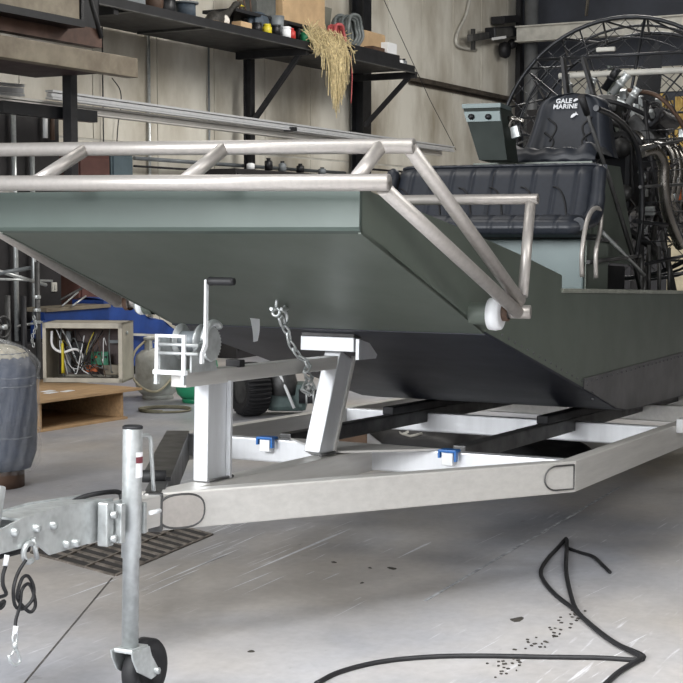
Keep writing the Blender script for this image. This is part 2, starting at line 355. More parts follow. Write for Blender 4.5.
# right hand fender light bracket
c = B(680, 426, 'y', -.80); part('side_light', MB().box((c.x + .05, -.80, c.z), (.12, .03, .06), bev=.005), white, tr)
# hanging eyelet under the bunk
for px, py in ((560, 423), (419, 409)):
    c = B(px, py, 'z', -.005); part('tie_down_loop', MB().tube(arc((c.x, c.y, -.005), .022, 180, 360, 8, 'yz'), .007, 8), dark, tr)
# winch post and arm
def P3(px, py, y=0.): return B(px, py, 'y', y)
zb = -.002
pxx = -1.045
post = part('winch_post', MB().box((pxx, .004, .145), (.118, .048, .292), bev=.004), alu_w, tr)
part('post_flange', MB().box((pxx + .050, -.028, .143), (.012, .014, .286)), alu_w, tr)
part('weld_bead', MB().tube([(pxx - .07, -.03, .003), (pxx + .07, -.03, .003)], .005, 6), steel, tr)
part('winch_arm', MB().bar((-1.235, 0, .300), (-.215, 0, .310), .05, .044, bev=.004), alu, tr)
part('arm_end_cap', MB().box((-.935, -.01, .334), (.03, .05, .022), bev=.003), black, tr)
# leaning bow stop post
a0, a1 = Vector((-.325, .015, -.004)), Vector((-.205, -.0, .335))
part('bow_stop_post', MB().bar(a0, a1, .06, .105, up=(1, 0, 0), bev=.005), alu_w, tr)
part('post_flange', MB().bar(a0 + Vector((.055, -.03, 0)), a1 + Vector((.055, -.03, -.01)), .012, .014, up=(1, 0, 0)), alu, tr)
part('weld_bead', MB().tube([(-.38, -.022, .004), (-.27, -.022, .004)], .006, 6), steel, tr)
# bow stop: V of two plates with a dark pad on top
bs = part('bow_stop_plate', MB().bar((-.285, .105, .372), (-.285, -.095, .372), .012, .048, bev=.002), alu_w, tr)
part('bow_stop_wing', MB().prism([(-.285, .392), (-.20, .376), (-.135, .335), (-.145, .322), (-.285, .322)], -.112, -.100, 'xz'), alu_w, tr)
part('bow_stop_pad', MB().box((-.225, .005, .404), (.13, .20, .022), bev=.006), steel, tr)
# winch
wn = Vector((-1.19, 0, .322))
br = part('winch_bracket', MB().box((-1.275, .045, .372), (.010, .009, .110)).box((-1.275, -.042, .372), (.010, .009, .110)).box((-1.275, .002, .423), (.010, .092, .008)).box((-1.275, .002, .322), (.014, .105, .012)), white, tr, 'white galvanised winch front bracket')
for dz in (.050, .074): part('bracket_rod', MB().tube([(-1.275, .045, .325 + dz), (-1.27, -.085, .325 + dz)], .005, 8), zinc, br)
for y_ in (.045, -.042): part('bracket_foot', MB().box((-1.275, y_, .303), (.014, .010, .03)), zinc, tr)
part('winch_side_plate', MB().prism([(-1.27, .322), (-1.27, .425), (-1.20, .425), (-1.12, .38), (-1.08, .322)], .038, .044, 'xz'), zinc, tr)
part('winch_side_plate', MB().prism([(-1.24, .322), (-1.24, .37), (-1.17, .42), (-1.12, .39), (-1.10, .322)], -.046, -.040, 'xz'), zinc, tr)
part('winch_drum', MB().lathe([(0, -.038), (.050, -.038), (.050, -.034), (.020, -.032), (.020, .028), (.050, .030), (.050, .034), (0, .034)], (-1.17, 0, .405), 'y', 24), zinc, tr)
gr = MB(); n = 30; pr = []
for i in range(n * 2):
    an = math.pi * i / n; r = .062 if i % 2 else .055; pr.append((-1.165 + r * .8 * math.cos(an), .400 + r * .8 * math.sin(an)))
part('winch_gear', gr.prism(pr, -.068, -.060, 'xz'), zinc, tr)
part('gear_guard', MB().tube(arc((-1.165, -.070, .405), .055, 50, 175, 12, 'xz'), .010, 8), zinc, tr)
part('winch_strap_roll', MB().lathe([(0, -.032), (.030, -.032), (.030, .028), (0, .028)], (-1.17, 0, .405), 'y', 20), greyp, tr)
cx_ = B(206, 320, 'y', -.098).x - .0
ck = part('winch_crank', MB().bar((cx_ - .018, -.098, .350), (cx_ - .018, -.098, .378), .006, .014, up=(1, 0, 0)).bar((cx_ - .018, -.098, .376), (cx_, -.098, .400), .006, .014, up=(1, 0, 0)).bar((cx_, -.098, .396), (cx_, -.098, .580), .006, .014, up=(1, 0, 0)), white, tr)
part('crank_grip', MB().lathe([(0, 0), (.010, 0), (.0115, .01), (.0115, .065), (.013, .075), (.009, .082), (0, .082)], (cx_, -.185, .576), 'y', 14), black, ck)
# swivel jack
jx, jy = -1.600, -.095
part('jack_tube', MB().lathe([(0, .205), (.0245, .205), (.0255, .200), (.0255, -.13), (.0215, -.133), (.0215, -.362), (0, -.362)], (jx, jy, 0), 'z', 22), zinc, tr)
part('jack_cap', MB().lathe([(0, .207), (.022, .207), (.0262, .204), (.0262, .199), (.0255, .198)], (jx, jy, 0), 'z', 22), dark, tr)
jl = mat('jack sticker', (232, 232, 236), .5, 0, .02, 5)
part('jack_sticker', MB().grid(lambda u, v: Vector((jx + .0262 * math.cos(-2.2 + 1.1 * u), jy + .0262 * math.sin(-2.2 + 1.1 * u), .075 + .065 * v)), 8, 1), jl, tr)
part('sticker_band', MB().grid(lambda u, v: Vector((jx + .0266 * math.cos(-2.2 + 1.1 * u), jy + .0266 * math.sin(-2.2 + 1.1 * u), .112 + .016 * v)), 8, 1), mat('maroon print', (120, 56, 66), .5), tr)
part('jack_handle', MB().tube(spline([(jx + .02, jy - .005, .175), (jx + .05, jy - .01, .178), (jx + .068, jy - .01, .165), (jx + .072, jy - .01, .13), (jx + .085, jy - .01, .03)], 5), .0055, 8), zinc, tr)
part('jack_mount', MB().box((jx - .005, jy + .032, -.035), (.11, .012, .10), bev=.004).box((jx - .055, jy + .012, -.035), (.02, .05, .10), bev=.003).box((jx + .045, jy + .012, -.035), (.014, .05, .08), bev=.003).box((jx - .085, jy + .02, -.035), (.03, .03, .11), bev=.004), zinc, tr)
for dx, dz in ((-.085, .0), (-.085, -.06), (.02, .0)): part('mount_bolt', MB().lathe([(0, -.012), (.010, -.012), (.010, 0)], (jx + dx, jy, dz - .01), 'y', 6), zinc, tr)
part('jack_release_pin', MB().tube([(jx + .04, jy - .03, -.02), (jx + .085, jy - .03, -.02)], .006, 8), white, tr)
fk = part('caster_fork', MB().box((jx + .005, jy, -.366), (.075, .058, .012), bev=.004).prism([(jx - .04, -.364), (jx + .04, -.364), (jx + .05, -.39), (jx + .082, -.43), (jx + .072, -.448), (jx + .05, -.452), (jx - .012, -.42), (jx - .034, -.385)], jy - .034, jy - .029, 'xz').prism([(jx - .04, -.364), (jx + .04, -.364), (jx + .05, -.39), (jx + .082, -.43), (jx + .072, -.448), (jx + .05, -.452), (jx - .012, -.42), (jx - .034, -.385)], jy + .029, jy + .034, 'xz'), zinc, tr)
wc = Vector((jx + .070, jy, -.434)); R_ = .081
wh = part('caster_wheel', MB().lathe([(0, -.012), (.02, -.014), (.045, -.010), (.052, -.020), (R_ - .006, -.022), (R_, -.014), (R_, .014), (R_ - .006, .022), (.052, .020), (.045, .010), (0, .012)], wc, 'y', 32), black, tr)
part('axle_nut', MB().lathe([(0, -.044), (.009, -.044), (.009, -.034)], wc, 'y', 6), zinc, wh)
# coupler
cpz = -.03
part('coupler_channel', MB().prism([(-2.30, .012), (-2.05, .006), (-1.98, .020), (-1.83, .028), (-1.62, .020), (-1.62, -.078), (-1.88, -.084), (-1.93, -.050), (-2.30, -.056)], -.052, -.046, 'xz').prism([(-2.30, .012), (-2.05, .006), (-1.98, .020), (-1.83, .028), (-1.62, .020), (-1.62, -.078), (-1.88, -.084), (-1.93, -.050), (-2.30, -.056)], .046, .052, 'xz').prism([(-1.98, .016), (-1.83, .024), (-1.62, .016), (-1.62, .012), (-1.83, .018), (-1.98, .010)], -.05, .05, 'xz'), zinc, tr)
for px, py in ((36, 528), (53, 525), (14, 532), (66, 544), (75, 543)):
    c = B(px, py, 'y', -.054); part('coupler_bolt', MB().lathe([(0, -.012), (.009, -.012), (.011, 0)], (c.x, -.052, c.z), 'y', 8), zinc, tr)
part('coupler_socket', MB().sphere((-2.16, 0, .0), (.075, .045, .045), 14, 8), zinc, tr)
c = B(-3, 505, 'y', 0); part('coupler_latch', MB().bar((c.x - .02, 0, c.z - .07), (c.x + .005, 0, c.z + .045), .03, .024, up=(1, 0, 0), bev=.006), zinc, tr)
c = B(16, 553, 'y', -.03); part('coupler_jaw', MB().box((c.x, 0, c.z + .006), (.13, .05, .03), bev=.008), black, tr)
c = B(26, 552, 'y', -.05); part('chain_shackle', MB().tube(arc((c.x, -.06, c.z), .022, 60, 300, 10, 'xz'), .007, 8).tube([(c.x + .012, -.06, c.z + .03), (c.x + .03, -.06, c.z - .02)], .006, 8), zinc, tr)
# black tube arching over the tongue
part('brake_hose', MB().tube(spline([B(62, 509, 'y', .03), B(78, 499, 'y', .02), B(95, 494, 'y', .0), B(118, 492, 'y', -.02), B(122, 500, 'y', -.03)], 6), .0065, 8), black, tr)
# breakaway cables: a coil hanging from the coupler with a snap hook
yc = -.07
def BP(px, py, y=yc): return B(px, py, 'y', y)
loop = [BP(26, 560), BP(21, 570), BP(15, 580), BP(12, 592), BP(16, 606), BP(24, 609), BP(31, 600), BP(33, 588), BP(30, 577), BP(24, 577), BP(18, 585), BP(17, 597), BP(23, 605), BP(30, 612), BP(34, 605), BP(33, 590), BP(29, 584), BP(21, 590), BP(19, 605), BP(17, 620), BP(16, 628)]
sc_ = thing('safety_cable', 'black coiled safety cable with a steel snap hook hanging under the trailer coupler', 'cable', BOAT, tuple(BP(26, 556)))
part('cable', MB().tube(spline([p + Vector((0, .004 * math.sin(i * 1.7), 0)) for i, p in enumerate(loop)], 6), .0042, 8), black, sc_)
part('crimp', MB().tube([BP(16, 626), BP(15, 634)], .006, 8), white, sc_)
def link(mb, c, up, side, L, W_, r):
    up = Vector(up).normalized(); side = Vector(side).normalized(); pts = []
    for i in range(14):
        a = 2 * math.pi * i / 14; pts.append(Vector(c) + up * (math.cos(a) * L + math.copysign(min(abs(math.cos(a)), .5) * 0, 1)) + side * math.sin(a) * W_)
    return mb.tube(pts, r, 6, closed=True)
part('eye', link(MB(), BP(15, 638), (0, 0, 1), (1, 0, 0), .012, .008, .003), zinc, sc_)
part('swivel', MB().tube([BP(15, 642), BP(15, 648)], .006, 8), zinc, sc_)
part('snap_hook', MB().tube(spline([BP(15, 647), BP(18, 654), BP(20, 661), BP(15, 665), BP(10, 661), BP(9, 655)], 4), .0038, 8).tube([BP(15, 648), BP(11, 656)], .0025, 6), zinc, sc_)
s2 = thing('breakaway_cable', 'black cable end with white sleeve dangling at the left edge below the coupler', 'cable', BOAT, tuple(BP(4, 560)))
part('cable', MB().tube(spline([BP(6, 565), BP(3, 575), BP(3, 585), BP(6, 594), BP(0, 597), BP(-12, 600), BP(-4, 606), BP(4, 601), BP(2, 607), BP(-8, 612)], 5), .0045, 8), black, s2)
part('sleeve', MB().tube([BP(7, 555), BP(5, 566)], .006, 8), white, s2)

# ============================================================ AIRBOAT
ab = thing('airboat', 'olive green aluminium airboat on the trailer, black bottom, seats, tube rails and round fan cage', 'boat', BOAT, (1.3, 0, .05))
hb = .58
sheer = [(-1.29, .822), (-1.19, .812), (-.92, .785), (-.594, .752), (0.0, .683), (.46, .622)]
bot = [(3.75, .060), (1.62, .060), (1.42, .064), (1.25, .082), (.87, .165), (-.35, .425), (-1.29, .705)]
for s_ in (-1, 1):
    part('hull_side', MB().prism(sheer + [(.462, .567), (3.75, .567)] + bot, s_ * hb, s_ * (hb - .008), 'xz'), hull, ab)
    part('gunwale_lip', MB().box((2.10, s_ * (hb - .015), .569), (3.30, .05, .010), bev=.004).box((2.10, s_ * (hb + .004), .565), (3.30, .008, .014), bev=.002), mat('worn gunwale', (170, 174, 162), .35, .4, .15, 12), ab)
    part('chine_sheet', MB().prism([(.765, .228), (2.5, .271), (3.75, .300), (3.75, .058), (1.62, .058), (1.42, .062), (1.25, .080), (.86, .168), (.765, .188)], s_ * (hb + .001), s_ * (hb + .006), 'xz'), chine, ab)
    rv = MB()
    for i in range(26):
        u = i / 25; rv.lathe([(0, -.004), (.004, -.003), (.005, 0)], ((-.35 + .03) * (1 - u) + 1.35 * u, s_ * (hb + .0), .425 * (1 - u) + .066 * u + .022), 'y', 6)
    for xx in [.79 + .075 * k for k in range(30)]: rv.lathe([(0, -.008), (.0045, -.008), (.005, 0)], (xx, s_ * (hb + .003), .213 + (xx - .765) * .0245), 'y', 6)
    for zz in (.14, .17, .20): rv.lathe([(0, -.008), (.0045, -.008), (.005, 0)], (.80 if zz > .18 else .88, s_ * (hb + .003), zz), 'y', 6)
    o = part('hull_rivet', rv, chine, ab); o['kind'] = 'stuff'
# raked bow and bottom
def slab(prof, th, y0, y1):
    n = len(prof); poly = list(prof) + [(x, z + th) for x, z in reversed(prof)]; return MB().prism(poly, y0, y1, 'xz')
part('bow_rake', slab([(-.35, .425), (-.82, .568), (-1.285, .705)], .01, -hb, hb), hull, ab)
part('hull_bottom', slab([(3.75, .054), (1.62, .054), (1.42, .058), (1.25, .076), (1.05, .118), (.87, .160), (-.352, .422)], .010, -hb - .003, hb + .003), slick, ab, 'black polymer coated bottom')
part('bow_lip', MB().prism([(-1.285, .705), (-1.298, .712), (-1.302, .722), (-1.302, .822), (-1.285, .824)], -hb, hb, 'xz'), mat('satin green bow lip', (72, 83, 78), .36, .15, .06, 3, rv=.06), ab, 'satin green bow lip, toned darker than the hull')  # lip green toned down to offset the light falling on it
part('foredeck', MB().add([(-1.29, -hb, .820), (-1.29, hb, .820), (.46, hb, .560), (.46, -hb, .560), (-1.29, -hb, .812), (-1.29, hb, .812), (.46, hb, .552), (.46, -hb, .552)], [(0, 1, 2, 3), (7, 6, 5, 4)]), hull, ab)
part('deck', MB().box((2.1, 0, .42), (3.3, 1.14, .012)), hull, ab)
part('transom', MB().box((3.75, 0, .31), (.012, 1.16, .51)), hull, ab)
# bow eye + pull tab
ey = Vector(P3(279, 306)); part('bow_eye', MB().tube([P3(277, 297) + Vector((.0, 0, 0)), P3(276, 307)], .005, 8).tube([P3(286, 303), P3(283, 312)], .005, 8).tube([P3(271, 309), P3(287, 309)], .006, 8).tube(arc(P3(276, 312), .013, 0, 360, 12, 'yz'), .005, 6), zinc, ab)
# --- tube rail frame
rt = .021
LR = lambda y: Vector((-1.470, y, .822 + .012 * (y + .73)))
UR = lambda y: Vector((-1.320, y, .924 + .016 * (y + .73)))
RR = lambda y: Vector((-.320, y, .852))
part('lower_front_rail', MB().pipe(LR(-.735), LR(.735), rt), tube_m, ab)
part('upper_front_rail', MB().pipe(UR(-.735), UR(.735), .0195), tube_m, ab)
part('rear_rail', MB().pipe(RR(-.735), RR(.735), .0165), tube_m, ab)
for yl, yu in ((.323, .258), (-.150, -.19), (-.640, -.645), (.66, .66)): part('rail_strut', MB().tube([LR(yl), UR(yu)], .0185, 12), tube_m, ab)
for s_ in (-1, 1):
    pv = Vector((-.455, s_ * .73, .512))
    part('rail_arm', MB().tube([LR(s_ * .712) + Vector((.02, 0, -.012)), pv + Vector((-.02, 0, -.012))], .0195, 14), tube_m, ab)
    part('rail_arm', MB().tube([UR(s_ * .722) + Vector((.008, 0, -.006)), pv + Vector((.0, 0, .022))], .0190, 14), tube_m, ab)
    part('rail_upright', MB().tube([RR(s_ * .712) + Vector((0, 0, -.01)), pv + Vector((.025, 0, .035))], .0165, 14), tube_m, ab)
    part('pivot_tube', MB().pipe(pv + Vector((.014, s_ * .030, -.012)), pv + Vector((0, -s_ * .07, -.012)), .021, .4), tube_m, ab)
    if s_ > 0: part('pivot_washer', MB().lathe([(0, .640), (.032, .640), (.036, .630), (.034, .612), (0, .612)], (pv.x - .02, 0, pv.z - .02), 'y', 26), white, ab, 'white plastic pivot washer')
    if s_ < 0: part('pivot_washer', MB().lathe([(0, s_ * .682), (.036, s_ * .682), (.048, s_ * .677), (.051, s_ * .662), (.049, s_ * .642), (0, s_ * .642)], (pv.x - .02, 0, pv.z - .02), 'y', 26), white, ab, 'white plastic pivot washer')
    part('pivot_boss', MB().lathe([(0, s_ * .643), (.030, s_ * .643), (.034, s_ * .636), (.034, s_ * .578)], (pv.x - .02, 0, pv.z - .02), 'y', 26), hull, ab)
    part('pivot_collar', MB().lathe([(.028, s_ * .68), (.028, s_ * .698), (.022, s_ * .70)], (pv.x - .012, 0, pv.z - .014), 'y', 18), brown, ab)
# --- bench seat
def P_pad(u, rib, n):   # ribbed pad bulge
    s_ = abs(math.sin(math.pi * u * n)); return rib * min(1, s_ * 2.6) ** .6
bw = .475; NR = 10
def bench_back(u, v):
    y = (u - .5) * 2; z = v; edge = max(0, (abs(y) - .86) / .14); te = max(0, (v - .82) / .18)
    front = .060 * (1 - te ** 2.2) * (1 - .75 * edge ** 2.5) + P_pad(u, .012, NR) * (1 - edge)
    wy = bw * y * (1 - .02 * te * te)
    return Vector((1.28 + .115 * z - front, wy, .845 + .262 * z - .012 * edge ** 2 * te))
mb = MB(); mb.grid(bench_back, 132, 16); back = lambda u, v: Vector((1.315 + .10 * v, bw * (u - .5) * 2, .845 + .262 * v))
mb.grid(back, 8, 4)
part('bench_backrest', mb, vinyl, ab)
for k in range(1, NR):
    part('channel_seam', MB().tube([bench_back(k / NR, v_ / 10) + Vector((-.001, 0, 0)) for v_ in range(0, 10)], .0032, 5), black, ab)
pip = MB()
pip.tube([bench_back(u / 60, .97) + Vector((0, 0, .006)) for u in range(1, 60)], .007, 6)
part('bench_piping', pip, vinyl, ab)
for k in range(6):
    sw = MB()
    u0 = .12 + .15 * k; pts = [bench_back(u0 + .035 * j / 6 + .05 * (j / 6) ** 2, .06 + .55 * math.sin(j / 6 * math.pi / 2)) + Vector((-.004, 0, 0)) for j in range(7)]; sw.tube(pts, .004, 6); part('stitched_seam', sw, black, ab)
def bench_seat(u, v):
    # v 0 rear top -> front edge -> underside
    y = (u - .5) * 2; e = max(0, (abs(y) - .9) / .1); prof = [(1.30, .866), (1.20, .872), (1.10, .872), (1.05, .866), (1.015, .846), (1.005, .82), (1.015, .795), (1.05, .785), (1.3, .785)]
    k = v * (len(prof) - 1); i = min(int(k), len(prof) - 2); f_ = k - i; a, b_ = prof[i], prof[i + 1]
    x = a[0] + (b_[0] - a[0]) * f_; z = a[1] + (b_[1] - a[1]) * f_; bul = P_pad(u, .006, NR) * (1 - e)
    zc_ = .828; return Vector((x - (bul if v > .35 else 0) + .02 * e * e, bw * y * 1.0, zc_ + (z - zc_) * (1 - .4 * e ** 2) + (bul if v <= .4 else 0)))
part('bench_cushion', MB().grid(bench_seat, 110, 24), vinyl, ab)
for s_ in (-1, 1):
    part('bench_bolster', MB().tube(spline([(1.03, s_ * .468, .835), (1.16, s_ * .472, .850), (1.24, s_ * .478, .90), (1.275, s_ * .478, 1.00), (1.315, s_ * .472, 1.09)], 5), [.028] * 6 + [.034] * 8 + [.030] * 6 + [.018], 12), vinyl, ab)
box = part('seat_box', MB().box((1.36, 0, .600), (.36, .90, .36), bev=.006), hullb, ab, 'teal green seat box')
part('seat_box_side', MB().box((1.365, -.453, .600), (.34, .006, .35)), hull, ab)
part('seat_box_lid', MB().box((1.52, -.30, .785), (.26, .34, .015), bev=.004), steel, ab)
h0, h1 = B(582, 277, 'y', -.50), B(600, 278, 'y', -.50)
part('grab_handle', MB().tube(spline([h0, B(582, 252, 'y', -.50), B(586, 225, 'y', -.50), B(591, 212, 'y', -.50), B(597, 208, 'y', -.50), B(601, 214, 'y', -.50), B(600, 230, 'y', -.50), B(596, 252, 'y', -.50), B(596, 278, 'y', -.50)], 5), .0095, 10), tube_m, ab)
# --- driver seat on its stand
st = part('seat_stand', MB().prism([(1.80, 1.15), (2.28, 1.17), (2.62, .72), (2.60, .70), (1.86, .70)], -.30, -.29, 'xz').prism([(1.80, 1.15), (2.28, 1.17), (2.62, .72), (2.60, .70), (1.86, .70)], .28, .29, 'xz').box((1.83, 0, .90), (.012, .58, .52)), hull, ab)
part('stand_base', MB().box((2.15, 0, .56), (.7, .56, .26), bev=.006), dark, ab)
part('seat_pedestal', MB().box((2.15, 0, 1.15), (.36, .44, .04), bev=.006), dark, ab)
sx, sz = 2.02, 1.195
def dseat(u, v):
    y = (u - .5) * 2; prof = [(.42, .05), (.20, .045), (.08, .052), (.03, .048), (0, .02), (-.004, -.015), (.02, -.04), (.42, -.04)]
    k = v * (len(prof) - 1); i = min(int(k), len(prof) - 2); f_ = k - i; a, b_ = prof[i], prof[i + 1]
    e = max(0, (abs(y) - .85) / .15); side = math.exp(-((abs(y) - .82) / .16) ** 2) * .022
    return Vector((sx + a[0] + (b_[0] - a[0]) * f_ + .03 * y * y, .24 * y, sz + (a[1] + (b_[1] - a[1]) * f_) * (1 - .5 * e * e) + (side if v < .5 else 0) + .008 * math.sin(math.pi * 5 * u) ** 2))
part('driver_cushion', MB().grid(dseat, 48, 24), vinyl, ab)
def seat_outline(v):   # half width up the back
    if v < .62: return .245 - .055 * (v / .62) ** .8
    return .19 * max(0, 1 - ((v - .62) / .38) ** 4.5) ** .5 * (1 - .08 * (v - .62) / .38) + .0005
def dback(u, v):
    y = (u - .5) * 2; hw = seat_outline(v); bol = math.exp(-((abs(y) - .80) / .17) ** 2) * .055 * (1 - .55 * v); e = max(0, (abs(y) - .9) / .1)
    return Vector((sx + .38 + .10 * v - .035 * (1 - .8 * e * e) - bol, hw * y, sz + .03 + .335 * v))
mb = MB(); mb.grid(dback, 48, 30); mb.grid(lambda u, v: Vector((sx + .43 + .10 * v, seat_outline(v) * (u - .5) * 2, sz + .03 + .335 * v)), 12, 20)
mb.grid(lambda u, v: dback(0, u).lerp(Vector((sx + .43 + .10 * u, -seat_outline(u), sz + .03 + .335 * u)), v), 20, 2)
part('driver_backrest', mb, vinyl, ab)
sm_ = MB()
for s_ in (-1, 1):
    for v0 in (.42, .20):
        ps = [dback(.5 + s_ * .30, v0 + .20), dback(.5 + s_ * .17, v0 + .06), dback(.5 + s_ * .22, v0 - .16)]
        ps = [p + Vector((-.002, 0, 0)) for p in ps]; part('stitched_seam', MB().tube(spline(ps, 5), .005, 6), black, ab)
# embroidered lettering and fish mark
def text_part(body, size, center, par, m, vx, vy, ext=.0015):
    cu = bpy.data.curves.new('lettering', 'FONT'); cu.body = body; cu.size = size * S; cu.extrude = ext * S; cu.align_x = 'CENTER'; cu.offset = .0012; cu.space_character = 1.05
    o = bpy.data.objects.new('tmp', cu); scn.collection.objects.link(o); dg = bpy.context.evaluated_depsgraph_get(); me = bpy.data.meshes.new_from_object(o.evaluated_get(dg))
    bpy.data.objects.remove(o); n = vx.cross(vy); M = Matrix((vx, vy, n)).transposed().to_4x4(); M.translation = (Vector(center) - ORG[par]) * S
    me.transform(M); me.materials.clear(); me.materials.append(m); r = bpy.data.objects.new('lettering', me); scn.collection.objects.link(r); r.parent = par; return r
fv = (dback(.5, .9) - dback(.5, .5)).normalized(); vx = Vector((0, -1, 0))
db = [o for o in bpy.data.objects if o.name == 'driver_backrest'][0]
stitch = mat('silver thread', (222, 224, 228), .6, 0, .05, 50)
text_part('GALE', .034, dback(.62, .85) + Vector((-.010, 0, 0)), db, stitch, vx, fv).scale = (1, 1, 1)
text_part('MARINE', .034, dback(.585, .765) + Vector((-.010, 0, 0)), db, stitch, vx, fv)
fish = [(0, 0), (.02, .018), (.05, .022), (.07, .010), (.085, .024), (.083, -.004), (.088, -.03), (.066, -.012), (.04, -.014), (.012, -.012)]
for (cu_, cv_, ro, sc2) in ((.42, .87, .5, .36), (.44, .62, .65, .45)):
    c = dback(cu_, cv_) + Vector((-.011, 0, 0)); mb = MB(); vs = []
    for (a_, b2) in fish:
        a2 = (a_ * math.cos(ro) - b2 * math.sin(ro)) * sc2; b3 = (a_ * math.sin(ro) + b2 * math.cos(ro)) * sc2; vs.append(c + vx * (a2 - .02) + fv * b3)
    mb.add(vs + [v + Vector((.004, 0, 0)) for v in vs], [tuple(range(len(vs)))] + [(i, (i + 1) % len(vs), (i + 1) % len(vs) + len(vs), i + len(vs)) for i in range(len(vs))]); part('fish_mark', mb, stitch, db)
# --- instrument box to starboard
xk = 1.60
def K(px, py, x=xk): return B(px, py, 'x', x)
a, b_, c_, d_ = K(463, 108), K(500, 107), K(507, 160), K(479, 160)
dp = Vector((.16, 0, 0)); dgreen = mat('dark green box paint', (30, 40, 36), .7, .1, .08, 5)
kb = part('instrument_box', MB().add([a, b_, c_, d_, a + dp, b_ + dp, c_ + dp, d_ + dp], [(0, 1, 2, 3), (4, 7, 6, 5), (0, 4, 5, 1), (1, 5, 6, 2), (2, 6, 7, 3), (3, 7, 4, 0)]), dgreen, ab, 'dark green leaning instrument box')
up_ = Vector((0, 0, .018)); mb = MB(); mb.add([a + Vector((-.006, .004, -.002)), b_ + Vector((-.006, -.004, -.002)), b_ + dp, a + dp, a + up_ + Vector((-.006, .004, 0)), b_ + up_ + Vector((-.006, -.004, 0)), b_ + dp + up_, a + dp + up_], [(0, 1, 5, 4), (4, 5, 6, 7), (0, 4, 7, 3), (1, 2, 6, 5), (2, 3, 7, 6), (0, 3, 2, 1)]); part('box_lid', mb, hullb, kb)
a2, b2 = K(464, 112), K(500, 111); c2, d2 = K(501, 121), K(467, 122)
part('switch_panel', MB().add([p + Vector((-.005, 0, 0)) for p in (a2, b2, c2, d2)] + [a2, b2, c2, d2], [(0, 1, 2, 3), (0, 1, 5, 4), (3, 2, 6, 7), (0, 4, 7, 3), (1, 5, 6, 2)]), hullb, kb)
for px in (472, 489):
    c = K(px, 117); part('switch_knob', MB().lathe([(0, -.022), (.012, -.022), (.014, -.005), (.014, 0)], c, 'x', 12), blackm, kb)
# throttle levers beside it
part('throttle_lever', MB().tube(spline([K(509, 158, 1.7), K(507, 140, 1.7), K(508, 128, 1.7), K(514, 119, 1.7), K(524, 122, 1.7)], 5), .010, 8).tube([K(505, 118, 1.7), K(520, 120, 1.7)], .012, 8), chrome, ab)
part('throttle_bracket', MB().bar(K(507, 135, 1.72), K(519, 131, 1.72), .03, .05).bar(K(509, 150, 1.72), K(507, 120, 1.72), .02, .025), zinc, ab)
# --- rudder stick with black grip
s1, s2_, s3 = B(581, 96, 'y', -.36), B(603, 160, 'y', -.40), B(634, 262, 'y', -.42)
part('rudder_stick', MB().tube([s2_ - (s2_ - s1) * .85, s2_, s3, B(640, 292, 'y', -.42)], .0085, 10).tube([s2_ + Vector((.05, 0, -.02)), s3 + Vector((.05, 0, .0))], .0065, 8), steel, ab)
part('stick_grip', MB().tube([s1, s2_.lerp(s1, .72)], [.017, .014], 12), black, ab)
cgm = mat('black cage tube', (40, 42, 46), .4, .4, .2, 9)
# --- engine, its pipes and frame
ex = 3.05
part('engine_block', MB().box((ex + .10, -.02, 1.20), (.50, .34, .42), bev=.03), blackm, ab)
for s_ in (-1, 1):
    rot = Matrix.Rotation(s_ * .7, 3, 'X')
    part('cylinder_head', MB().box((ex + .10, s_ * .21, 1.40), (.46, .13, .18), rot, .02), steel, ab)
    part('valve_cover', MB().box((ex + .10, s_ * .29, 1.48), (.44, .12, .07), rot, .025), blackm, ab)
    for k in range(4):
        x0 = ex - .08 + .12 * k
        part('exhaust_header', MB().tube(spline([(x0, s_ * .25, 1.36), (x0, s_ * .36, 1.34), (x0 + .02, s_ * .40, 1.24), (x0 + .05, s_ * .38, 1.10), (x0 + .10, s_ * .34, 1.0)], 4), .021, 9), chrome, ab)
    part('exhaust_collector', MB().tube(spline([(ex - .05, s_ * .36, 1.06), (ex + .2, s_ * .36, .98), (ex + .45, s_ * .34, .92), (ex + .7, s_ * .40, .80)], 4), .042, 12), chrome, ab)
part('intake_plenum', MB().box((ex + .10, 0, 1.57), (.36, .18, .10), bev=.03), steel, ab)
for k in range(4):
    for s_ in (-1, 1): part('intake_runner', MB().tube(spline([(ex - .05 + .1 * k, s_ * .05, 1.60), (ex - .05 + .1 * k, s_ * .14, 1.56), (ex - .05 + .1 * k, s_ * .19, 1.46)], 3), .018, 8), zinc, ab)
for c, r in (((ex - .19, .0, 1.12), .085), ((ex - .19, -.15, 1.32), .05), ((ex - .19, .16, 1.34), .055), ((ex - .19, -.17, 1.08), .045)):
    part('pulley', MB().lathe([(0, -.02), (r, -.02), (r * .85, -.006), (r * .85, .006), (r, .02), (0, .02)], c, 'x', 20), steel, ab)
part('drive_belt', MB().tube([Vector((ex - .19, y, z)) for y, z in ((.09, 1.12), (.21, 1.34), (.16, 1.40), (.0, 1.22), (-.15, 1.38), (-.20, 1.32), (-.22, 1.08), (-.17, 1.03), (0, 1.03))], .008, 6, closed=True), black, ab)
part('alternator', MB().lathe([(0, -.06), (.05, -.06), (.062, -.04), (.062, .05), (.04, .07), (0, .07)], (ex - .08, -.20, 1.36), 'x', 16), chrome, ab)
